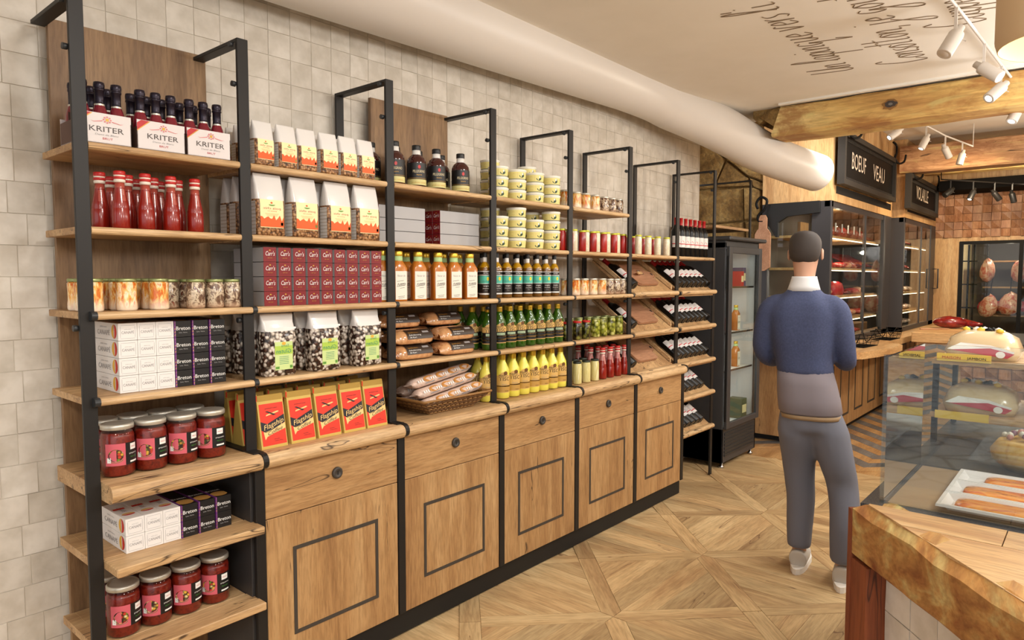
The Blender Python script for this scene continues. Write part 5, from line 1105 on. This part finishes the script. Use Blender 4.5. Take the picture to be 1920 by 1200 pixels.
for y in (-.80, -.86): part(g, 'bar', MB().box((10.12, y-.01, .5), (10.14, y+.01, 1.86), SG))
for z in (.72, 1.05, 1.35, 1.65): part(g, 'rail', MB().box((10.12, -.9, z-.008), (10.14, -.72, z+.008), SG))
lamp('coldroom_light', 'POINT', (10.5, -1.2, 1.8), 10, (1, .86, .66), .025)
for i, z in enumerate((.95, 1.32, 1.66)):
    MB().box((10.5, -1.9, z-.02), (10.9, -.92, z), oak['y']).build('coldroom_shelf', o=(10.7, -1.3, z), label=f'cold room shelf, {("lowest", "middle", "topmost")[i]} behind the hanging meat', cat='shelf', group='cold room shelves')
KHg = Kind(blob('hanging_meat', (.13, .09, .13), fat, 9, .25, 12), 'meat', 'joints hanging in the cold room'); part(KHg.r, 'hook', MB().tube([(0, 0, .2), (0, 0, .52)], .006, SG, 6))
for i, (y, z) in enumerate(((-.98, 1.38), (-1.30, 1.38), (-.98, .92), (-1.22, .96))):
    KHg.put((10.35, y, z), f'big marbled meat joint, {("upper one near the grid", "upper one behind the mullion", "lower one near the grid", "lower one behind the mullion")[i]}', rot=(.1*i, 0, .5*i), sc=(1, .95, 1.1))
for i in range(2): KPk.put((10.62, -1.02-.24*i, 1.0+.0), f'red wrapped roast in the cold room, {ORD[i]} on the lowest shelf', rz=PI/2)
# ================================================================ ceiling track lights and the pendant
trk = mat('track_white', (206, 198, 190), .5); lens = mat('lamp_lens', (255, 250, 240), emit=9); trb = mat('track_black', (30, 28, 27), .45)
def track(P, m, label, zc=2.952):
    t = MB().tube(P, .008, m, 6).build('lighting_track', o=P[0], label=label, cat='track')
    for p in (P[0], P[-1]): part(t, 'rod', MB().tube([p, (p[0], p[1], zc)], .005, m, 6))
track([(2.45, -1.567, 2.60), (3.07, -1.60, 2.60), (4.82, -1.687, 2.60), (6.0, -1.746, 2.60)], trk, 'white lighting track with four white spotlights near the pendant lamp', 2.652 if True else 0); track([(6.1, -.66, 2.835), (6.32, -.72, 2.826), (6.75, -.86, 2.806), (7.15, -.95, 2.766), (7.5, -1.04, 2.746), (7.7, -1.1, 2.73)], trk, 'white lighting track beyond the front beam'); track([(8.6, -.7, 2.54), (8.7, -.78, 2.536), (8.9, -.97, 2.526), (9.1, -1.15, 2.516), (9.25, -1.3, 2.506), (9.34, -1.4, 2.5)], trb, 'black lighting track in front of the black duct')
def spot(top_, d, m, label, r=.031, L=.115, drop=.115, on=True):
    top_ = Vector(top_); s = empty('track_spotlight', tuple(top_), label=label, cat='spotlight', group='ceiling track spotlights'); q = top_-Vector((0, 0, drop))
    part(s, 'arm', MB().box((top_.x-.006, top_.y-.006, q.z), (top_.x+.006, top_.y+.006, top_.z+.012), m)); d = Vector(d).normalized(); M = Matrix.Translation(q-d*.02) @ d.to_track_quat('Z', 'Y').to_matrix().to_4x4()
    part(s, 'housing', MB().lathe([(.016, -.03), (.018, 0), (r*.92, .004), (r, .012), (r, L-.003), (r*.97, L), (r*.86, L)], m, 18, M=M))
    part(s, 'lens', MB().lathe([(r*.86, L-.004), (r*.5, L+.0015), (0, L+.002)], lens if on else m, 18, M=M)); part(s, 'lever', MB().tube([tuple(q), tuple(q+Vector((.03, -.035, -.02)))], .003, m, 4))
    return s
for i, (t, d) in enumerate((((3.07, -1.60, 2.59), (-.5, .42, -1)), ((3.70, -1.632, 2.59), (-.25, -.9, -.75)), ((4.19, -1.656, 2.59), (-.9, .75, -.95)), ((4.82, -1.687, 2.59), (-.5, .35, -1)))):
    spot(t, d, trk, f'white track spotlight, {ORD[i]} from the near end, close to the pendant', on=i > 0)
for i, (t, d) in enumerate((((6.32, -.72, 2.82), (-.8, .8, -.8)), ((6.75, -.86, 2.80), (-.3, .35, -.9)), ((7.15, -.95, 2.76), (.5, -.3, -.8)), ((7.5, -1.04, 2.74), (-.1, .2, -.9)))):
    spot(t, d, trk, f'white track spotlight beyond the beam, {ORD[i]} in its line', on=i < 2)
for i, (t, d) in enumerate((((8.7, -.78, 2.53), (-.8, .6, -.7)), ((8.9, -.97, 2.52), (-.4, .3, -.9)), ((9.1, -1.15, 2.51), (.4, -.5, -.8)), ((9.25, -1.3, 2.5), (.2, -.2, -.9)))):
    spot(t, d, trb, f'black track spotlight before the black duct, {ORD[i]} in its line', on=i in (1,))
pn = empty('pendant_lamp', (2.24, -2.045, 2.145), label='large beige dome pendant lamp with a glowing cream inside', cat='lamp')
shade = mat('pendant_shade', (204, 176, 138), .6); glow = mat('pendant_glow', (255, 236, 190), .6, emit=.35)
o3 = (2.24, -2.045, 2.145)
part(pn, 'shade', MB().lathe([(.205, .0), (.214, .03), (.214, .20), (.19, .29), (.12, .35), (.03, .37)], shade, 40, o3, caps=False)); part(pn, 'inner_lining', MB().lathe([(.204, .001), (.208, .03), (.206, .2), (.18, .28), (.1, .335), (0, .34)], glow, 40, o3, caps=False)); part(pn, 'bulb', MB().lathe([(0, .12), (.04, .135), (.055, .18), (.04, .225), (.02, .26), (.02, .3)], mat('bulb', (255, 240, 205), emit=1.5), 16, o3)); part(pn, 'cord', MB().tube([(2.24, -2.02, 2.48), (2.24, -2.02, 2.65)], .005, SG, 6))
lamp('pendant_and_fill_light', 'POINT', (2.24, -2.045, 2.18), 1.6, (1, .85, .6), .12)
# ================================================================ the service island in front
dirb = Vector((-.752, -.659, 0)); P0 = Vector((1.30, -1.69, 0)); nb = Vector((.659, -.752, 0))   # bevelled corner runs towards the viewer
isl = empty('display_island', (1.5, -2.1, 0), label='service island with rough beam edge, tiled front and butcher block top', cat='counter')
def bl(u, n_, z): q = P0+dirb*u+nb*n_; return (q.x, q.y, z)
def rough(n, m, L, z0, z1, th_):
    b = MB(); rr = random.Random(n); N = 16
    for i in range(N+1):
        u = L*i/N; e = lambda k=.0022: rr.uniform(-k, k)
        b.v += [bl(u+(.0 if i else 0), -.0+e(), z0+.012+e()), bl(u, .012+e(), z0+e()), bl(u, th_, z0), bl(u, th_, z1), bl(u, .030+e(.006), z1+e(.003)), bl(u, 0+e(), z1-.016+e(.006))]
    for i in range(N):
        for j in range(6): b.f.append((i*6+j, i*6+6+j, i*6+6+(j+1) % 6, i*6+(j+1) % 6)); b.m.append(b.mi(m)); b.sm.append(False)
    b.f += [tuple(range(6)), tuple(range(N*6, N*6+6))]; b.m += [0, 0]; b.sm += [0, 0]; return b
beami = wood('island_beam', 'x', (128, 66, 28), (178, 128, 68), (200, 180, 118), crack=(80, 46, 24), rough=.7, scale=.55, crk=.9, big=2.4)
part(isl, 'edge_beam', rough(3, beami, 1.25, .765, .898, .10))
part(isl, 'corner_post', MB().prism([bl(-.002, -.002, 0)[:2], bl(.07, -.002, 0)[:2], bl(.07, .09, 0)[:2], bl(-.002, .09, 0)[:2]], 0, .766, beamz).prism([bl(-.012, -.006, 0)[:2], bl(.0, -.006, 0)[:2], bl(.0, .09, 0)[:2], bl(-.012, .09, 0)[:2]], 0, .885, beamz))
part(isl, 'front_backing', MB().prism([bl(.07, .05, 0)[:2], bl(1.25, .05, 0)[:2], bl(1.25, .07, 0)[:2], bl(.07, .07, 0)[:2]], 0, .766, grout))
ti = 0
for i in range(12):
    for j in range(8):
        u0 = .072+.0955*i; z0 = .766-.0955*(j+1); b = MB(); h_ = [.044+R.uniform(-.002, .001) for _ in range(4)]
        q = [(u0+.001, z0+.001), (u0+.0945, z0+.001), (u0+.0945, z0+.0945), (u0+.001, z0+.0945)]
        b.add([bl(u, h, z) for (u, z), h in zip(q, h_)]+[bl(u, .052, z) for u, z in q], [(0, 1, 2, 3)]+[(k, (k+1) % 4, 4+(k+1) % 4, 4+k) for k in range(4)], tile_m); part(isl, 'tile', b)
# butcher block top made of staggered staves along y
SLOPE = (P0.y-0)-(dirb.y/dirb.x)*P0.x
def xedge(y): return (y-SLOPE)*(dirb.x/dirb.y)
yy = -1.70; row = 0
part(isl, 'core', MB().prism([(xedge(-1.74)+.09, -1.74), (1.325, -1.74), (2.6, -1.74), (2.6, -3.2), (-.4, -3.2), (xedge(-2.6)+.12, -2.6)], .02, .868, anth))
for r_ in range(15):
    x1 = 1.318-.115*r_; x0 = x1-.1135; y = -1.72-.09*(r_ % 3)
    while y > -2.75:
        y2 = y-.27
        # clip the stave by the bevelled edge
        poly = [(x0, y), (x1, y), (x1, y2), (x0, y2)]; out = []
        side = lambda p: (Vector((p[0], p[1], 0))-P0).dot(nb)-.028
        for a in range(4):
            p, q = poly[a], poly[(a+1) % 4]; sp, sq = side(p), side(q)
            if sp >= 0: out.append(p)
            if sp*sq < 0: t = sp/(sp-sq); out.append((p[0]+(q[0]-p[0])*t, p[1]+(q[1]-p[1])*t))
        if len(out) > 2:
            cx = sum(p[0] for p in out)/len(out); cy = sum(p[1] for p in out)/len(out)
            out = [(cx+(p[0]-cx)*.994, cy+(p[1]-cy)*.994) for p in out]
            b = MB().prism(out, .866, .899+R.uniform(-.0004, .0004), butch['y']); me = b.build('stave', isl, tuple(WPOS[isl.name]))
        y = y2-.0005
part(isl, 'stone_strip', MB().box((1.319, -3.2, .868), (2.6, -1.70, .897), granite, .001))
# glass case
gc = empty('glass_case', (1.6, -2.1, .898), label='clear glass display case standing on the island', cat='display case')
part(gc, 'front_pane', MB().box((1.345, -3.0, .898), (1.353, -1.735, 1.256), glass3)); part(gc, 'side_pane', MB().box((1.354, -1.743, .898), (1.80, -1.735, 1.25), glass3))
part(gc, 'back_pane', MB().box((1.80, -3.0, .898), (1.808, -1.735, 1.25), glass3))
part(gc, 'deck', MB().box((1.36, -3.0, .8965), (1.79, -1.75, .898), mat('deck_oak', (150, 124, 96), .35)))
ped = mat('tray_clear', (214, 210, 208), .25); mar = speck('marinated_strip', [(150, 50, 14), (206, 96, 24), (226, 150, 60), (176, 70, 20)], 40, .25, .8, sc=(1, .25, 1))
def m_tray():
    e = empty('food_tray'); a, q, h = .062, .24, .020; b = MB()
    for (w0, l0, z0_), (w1, l1, z1_) in (((a, q, h), (a-.008, q-.008, h)), ((a-.008, q-.008, h), (a-.02, q-.022, .004)), ((a, q, h), (a+.001, q+.001, h-.006))):
        A = [(-w0, -l0, z0_), (w0, -l0, z0_), (w0, l0, z0_), (-w0, l0, z0_)]; B = [(-w1, -l1, z1_), (w1, -l1, z1_), (w1, l1, z1_), (-w1, l1, z1_)]; b.add(A+B, [(k, (k+1) % 4, 4+(k+1) % 4, 4+k) for k in range(4)], ped)
    b.quad([(-a+.02, -q+.022, .004), (a-.02, -q+.022, .004), (a-.02, q-.022, .004), (-a+.02, q-.022, .004)], ped); part(e, 'tray_shell', b); return Kind(e, 'tray', 'white food trays on the island')
KTr = m_tray()
KFi = Kind(MB().loft([(0, .034, .19, .02), (.010, .036, .195, .02), (.020, .03, .19, .02), (.024, .018, .17, .018)], mar, 4).build('marinated_meat'), 'meat', 'marinated strips in the trays')
for i, x in enumerate((1.421, 1.548, 1.675)):
    KTr.put((x, -2.09, .8982), f'long white tray holding an orange marinated strip, {("nearest", "middle", "farthest")[i]} of three'); KFi.put((x, -2.085, .9025), f'orange marinated meat strip in the {("nearest", "middle", "farthest")[i]} white tray', sc=(1.2, 1.06 if i < 2 else .9, .7))
# packaged ham on a black tray and a filled pastry dome behind the case
pk_ = mat('packet_clear', (214, 190, 150), .25, coat=.6); pkr = mat('packet_band', (186, 40, 56), .4); pky = mat('shelf_label', (236, 196, 70), .5)
rk = empty('display_rack', (2.3, -2.0, .9), label='black-edged display rack behind the glass case', cat='rack')
part(rk, 'shelf', MB().box((2.12, -2.9, 1.16), (2.58, -1.71, 1.175), butch['y'])); part(rk, 'shelf', MB().box((2.12, -2.9, .985), (2.58, -1.71, 1.0), butch['y'])); part(rk, 'price_rail', MB().box((2.112, -1.87, 1.172), (2.119, -1.725, 1.196), pky)); part(rk, 'price_rail', MB().box((2.112, -1.87, .985), (2.119, -1.725, 1.01), pky))
for y in (-1.716, -2.9): part(rk, 'upright', MB().box((2.14, y-.01, .898), (2.165, y+.005, 1.16), SG)); part(rk, 'upright', MB().box((2.54, y-.01, .898), (2.565, y+.005, 1.16), SG))
b = MB(); b.text('MAISON', .012, pkr, lambda u, v: (2.1105, -1.80-u, v), -.035, 1.180, width=.05).text('JAMBON', .012, SG, lambda u, v: (2.1105, -1.80-u, v), .032, 1.180, width=.05); part(rk, 'lettering', b)
def packet():
    o = MB().loft([(0, .10, .105, .04), (.03, .11, .115, .05), (.075, .09, .10, .05), (.10, .05, .06, .04)], pk_, 5).build('packed_ham'); n = MB()
    n.add([(-.112, .10, .036), (-.112, -.09, .022), (-.112, -.10, .035), (-.105, -.03, .055), (-.10, .06, .06)], [(0, 1, 2, 3, 4)], wht); n.add([(-.1135, .09, .034), (-.1135, -.08, .012), (-.1135, -.10, .028), (-.1125, -.03, .045)], [(0, 1, 2, 3)], pkr); n.add([(-.1145, -.06+.014*math.cos(t), .024+.012*math.sin(t)) for t in [2*PI*i/10 for i in range(10)]], [tuple(range(10))], wht); part(o, 'label_band', n)
    g_ = MB(); rr = random.Random(2)
    for i in range(9): x, y = rr.uniform(-.05, .05), rr.uniform(-.06, .06); g_.lathe([(0, .094), (.012, .098), (.012, .106), (0, .112)], (SG, pky, wht)[i % 3], 8, (x, y, 0))
    part(o, 'garnish', g_, kind='stuff'); return Kind(o, 'packet', 'packed hams on the display rack')
KPh = packet()
for i, (y, z, n) in enumerate(((-1.835, 1.1755, 'upper'), (-1.835, 1.0005, 'lower'))): KPh.put((2.26, y, z), sc=.9, label= f'vacuum packed ham with red and white band on the {n} rack shelf')
pb = MB().lathe([(0, .002), (.05, .002), (.085, .03), (.09, .055), (.07, .085), (.062, .088)], speck('pastry_gold', [(214, 160, 60), (236, 190, 96), (196, 136, 44)], 30, .4, .2), 24).build('filled_pastry'); 
b = MB(); rr = random.Random(4)
for i in range(40):
    a = rr.uniform(0, 6.28); q = .06*rr.random()**.5; b.lathe([(0, 0), (.009, .006), (.007, .014), (0, .017)], (mat('salad_pink', (206, 140, 130), .5), mat('salad_white', (236, 226, 214), .5), mat('salad_purple', (130, 80, 110), .5))[i % 3], 6, (q*math.cos(a), q*math.sin(a), .085+.022*(1-q/.06)))
part(pb, 'filling', b, kind='stuff'); pb.location = (1.72, -2.05, .9005) if False else (1.91, -1.985, .8975); pb['label'] = 'golden pastry dome with pink salad filling behind the glass case'; pb['category'] = 'pastry'

# what stands in the fridge
for x, z, n in ((4.86, 1.018, 'upper'), (4.87, .728, 'lower')): KO.put((x, .09, z), f'amber bottle standing inside the drinks fridge on the {n} wire shelf', group='bottles in the fridge')
fbx = [(mat('pack_green', (70, 90, 66), .5), (4.92, .09, .307), (.10, .12, .16), 'dark green carton on the floor of the drinks fridge'), (red, (4.88, .10, 1.369), (.06, .1, .12), 'red carton inside the fridge, top shelf by the door'), (mat('pack_blue', (60, 66, 110), .5), (4.97, .12, 1.369), (.06, .1, .15), 'blue carton inside the fridge on the top shelf'), (mat('pack_pink', (206, 150, 150), .5), (4.78, .16, 1.018), (.05, .1, .1), 'pink carton beside the bottle inside the fridge')]
for m_, p, (a, b_, h), l in fbx:
    o = MB().box((-a/2, -b_/2, 0), (a/2, b_/2, h), m_, .002).box((-a/2+.01, -b_/2-.0006, h*.3), (a/2-.01, -b_/2, h*.7), cream).build('drink_carton'); o.location = p; o['label'] = l; o['category'] = 'carton'
# ================================================================ the person walking away
def skin(name, joints, bones, m, parent=None, sub=2, root=0, **k):
    # the trunk leans over the left leg: every joint is shifted with its height
    lean = lambda z: -.11*max(0., min(1., (z-.35)/.75))
    me = bpy.data.meshes.new(name); me.from_pydata([(j[0][0]+lean(j[0][2]), j[0][1], j[0][2]) for j in joints], bones, []); ob = bpy.data.objects.new(name, me); COL.objects.link(ob)
    sm_ = ob.modifiers.new('s', 'SKIN'); sv = me.skin_vertices[0].data
    for i, j in enumerate(joints): r = j[1]; sv[i].radius = r if isinstance(r, tuple) else (r, r); sv[i].use_root = (i == root)
    sm_.use_smooth_shade = True; sm_.branch_smoothing = .5; s2 = ob.modifiers.new('u', 'SUBSURF'); s2.levels = s2.render_levels = sub
    dg = bpy.context.evaluated_depsgraph_get(); dg.update(); out = bpy.data.meshes.new_from_object(ob.evaluated_get(dg)); bpy.data.objects.remove(ob)
    out.materials.clear(); out.materials.append(m); out.polygons.foreach_set('use_smooth', [True]*len(out.polygons))
    o = bpy.data.objects.new(name, out); return link(o, parent, tuple(WPOS[parent.name]) if parent else (0, 0, 0), **k)
skinm = mat('skin', (196, 150, 124), .55); navy = mat('sweater_navy', (62, 72, 108), .85); shirt = mat('shirt_white', (214, 214, 216), .8); grey = mat('trousers_grey', (108, 110, 122), .85); hairm = mat('hair_dark', (58, 50, 46), .7); shoe = mat('trainer_grey', (196, 190, 182), .7); sole = mat('trainer_sole', (236, 232, 226), .6); tail = mat('shirt_tail_grey', (124, 116, 122), .85); belt = mat('belt_tan', (150, 124, 92), .7)
nv = NT(navy); nn = nv.noise(nv.coords((1, 1, 1)), 120, 3); nv.color(nv.ramp(nn, [(.3, (54, 62, 92)), (.7, (66, 74, 106))]))
# local frame: x right, y forward, z up; one closed body, the clothes are shells just outside it
joints = [((0, 0, .86), (.085, .07)), ((0, .01, 1.02), (.095, .068)), ((0, 0, 1.2), (.10, .07)), ((0, .01, 1.36), (.05, .05)), ((0, .02, 1.44), (.047, .05)), ((0, .035, 1.51), (.062, .074)), ((0, .045, 1.575), (.070, .086)), ((0, .04, 1.635), (.05, .065))]
bones = [(i, i+1) for i in range(7)]
def chain(start, pts):
    a = start
    for p in pts: joints.append(p); bones.append((a, len(joints)-1)); a = len(joints)-1
    return a
lf, rf = Vector((-.105, .045, 0)), Vector((.10, -.06, 0))
for sg, ft in ((-1, lf), (1, rf)):
    chain(0, [((sg*.08, 0, .76), (.058, .062)), ((sg*.095, ft.y*.4+.03, .47), (.05, .054)), ((ft.x, ft.y, .30), (.045, .048)), ((ft.x, ft.y-.01, .10), (.033, .037)), ((ft.x, ft.y+.03, .05), (.030, .03)), ((ft.x, ft.y+.11, .036), (.028, .018))])
    w = chain(2, [((sg*.13, 0, 1.27), (.032, .032)), ((sg*.168, .0, 1.20), (.032, .032)), ((sg*.182, .03, 1.07), (.031, .031)), ((sg*.15, .16, 1.03), (.028, .028)), ((sg*.10, .27, 1.06), (.026, .023)), ((sg*.09, .30, 1.065), (.034, .016)), ((sg*.085, .345, 1.067), (.038, .014))])
    for dx, L in ((-.028, .055), (-.009, .066), (.010, .062), (.028, .048)):
        chain(w, [((sg*.085+dx, .355, 1.067), (.0085, .0085)), ((sg*.085+dx*1.05, .355+L*.55, 1.06), (.008, .008)), ((sg*.085+dx*1.05, .355+L*.92, 1.042), (.0065, .0065))])
    chain(w-1, [((sg*(.09-.035), .318, 1.06), (.011, .011)), ((sg*(.09-.052), .348, 1.053), (.0095, .0095)), ((sg*(.09-.056), .372, 1.046), (.008, .008))])
psn = skin('person', joints, bones, skinm, None, 1, label='person seen from behind in navy sweater, grey trousers and pale trainers', cat='person')
LX = -.11
for sg in (-1, 1):
    M = Matrix.Translation((LX+sg*.03, .122, 1.572)) @ Matrix.Rotation(-PI/2, 4, 'X')
    part(psn, 'eye', MB().lathe([(0, -.004), (.008, -.002), (.011, .002), (.007, .006), (0, .007)], wht, 8, M=M).lathe([(.0045, .0066), (0, .0085)], blackp, 8, M=M))
    part(psn, 'ear', MB().lathe([(0, -.006), (.014, -.005), (.02, 0), (.015, .006), (0, .004)], skinm, 10, M=Matrix.Translation((LX+sg*.074, .03, 1.55)) @ Matrix.Rotation(PI/2, 4, 'Y') @ Matrix.Diagonal((1.45, .85, 1, 1))))
part(psn, 'nose', MB().tube([(LX, .122, 1.578), (LX, .138, 1.55), (LX, .148, 1.535), (LX, .128, 1.528)], [.006, .010, .013, .008], skinm, 8)); part(psn, 'mouth', MB().tube([(LX-.022, .112, 1.50), (LX, .122, 1.499), (LX+.022, .112, 1.50)], [.003, .006, .003], mat('lips', (170, 100, 90), .5), 6))
skin('hair', [((0, .0, 1.50), (.060, .045)), ((0, .005, 1.555), (.080, .075)), ((0, .02, 1.61), (.082, .095)), ((0, .035, 1.655), (.06, .08))], [(0, 1), (1, 2), (2, 3)], hairm, psn, 2)
lean = lambda z: -.11*max(0., min(1., (z-.35)/.75))
def garment(name, secs, tubes, m):
    b = MB()
    if secs: b.loft([(z, hw, hd, min(hw, hd)*.97, oy) for z, hw, hd, oy in secs], m, 7)
    for P, r in tubes: b.tube(cr(P, 4), [r[min(len(r)-1, i//4)]+(r[min(len(r)-1, i//4+1)]-r[min(len(r)-1, i//4)])*(i % 4)/4 for i in range(4*(len(P)-1)+1)], m, 16)
    b.v = [(x+lean(z), y, z) for x, y, z in b.v]
    if not tubes: return part(psn, name, b)
    t = b.build('t'); rm = t.modifiers.new('r', 'REMESH'); rm.mode = 'VOXEL'; rm.voxel_size = .011; rm.use_smooth_shade = True; s2 = t.modifiers.new('s', 'SMOOTH'); s2.iterations = 9; s2.factor = .6
    dg = bpy.context.evaluated_depsgraph_get(); dg.update(); out = bpy.data.meshes.new_from_object(t.evaluated_get(dg)); bpy.data.objects.remove(t); out.materials.clear(); out.materials.append(m)
    out.polygons.foreach_set('use_smooth', [True]*len(out.polygons)); return link(bpy.data.objects.new(name, out), psn, tuple(WPOS[psn.name]))
garment('sweater', [(.975, .120, .094, 0), (.985, .128, .100, 0), (1.06, .128, .098, 0), (1.17, .145, .104, 0), (1.26, .158, .102, 0), (1.31, .146, .092, .002), (1.345, .112, .078, .006), (1.375, .078, .066, .01), (1.40, .064, .06, .013)],
        [([(sg*.09, 0, 1.318), (sg*.143, 0, 1.282), (sg*.172, .0, 1.19), (sg*.186, .03, 1.07), (sg*.165, .12, 1.03), (sg*.112, .25, 1.055)], [.052, .062, .054, .047, .044, .036]) for sg in (-1, 1)], navy)
garment('shirt_collar', [(1.375, .076, .068, .01), (1.40, .068, .064, .013), (1.435, .058, .058, .018), (1.445, .056, .056, .018), (1.44, .050, .05, .018)], [], shirt)
garment('shirt_tail', [(.79, .132, .106, 0), (.80, .142, .114, 0), (.86, .141, .112, 0), (.93, .134, .106, 0), (1.0, .124, .094, 0)], [], tail)
garment('trousers', [(.70, .100, .08, 0), (.715, .132, .104, 0), (.80, .134, .107, 0), (.88, .124, .098, 0)],
        [([(sg*.062, 0, .80), (sg*.070, 0, .70), (sg*.088, ft.y*.4+.02, .56), (sg*.098, ft.y*.4+.03, .45), (ft.x, ft.y, .27), (ft.x, ft.y-.01, .11)], [.072, .092, .080, .071, .064, .056]) for sg, ft in ((-1, lf), (1, rf))], grey)
garment('belt', [(.770, .137, .110, 0), (.790, .137, .110, 0)], [], belt)
for sg, ft in ((-1, lf), (1, rf)):
    s1 = skin('shoe', [((ft.x, ft.y-.05, .06), (.044, .05)), ((ft.x, ft.y+.0, .068), (.046, .052)), ((ft.x, ft.y+.09, .05), (.048, .04)), ((ft.x, ft.y+.17, .038), (.038, .024))], [(0, 1), (1, 2), (2, 3)], shoe, psn, 2, 1)
    out = [(ft.x+.049*math.cos(t)*(1 if math.sin(t) > 0 else .85), ft.y+.055+.155*math.sin(t)) for t in [2*PI*i/16 for i in range(16)]]
    MB().prism(out, .0, .028, sole).build('sole', s1, tuple(WPOS[s1.name]))
psn.location = (2.965, -1.145, 0); psn.rotation_euler = (0, 0, math.radians(10-90))
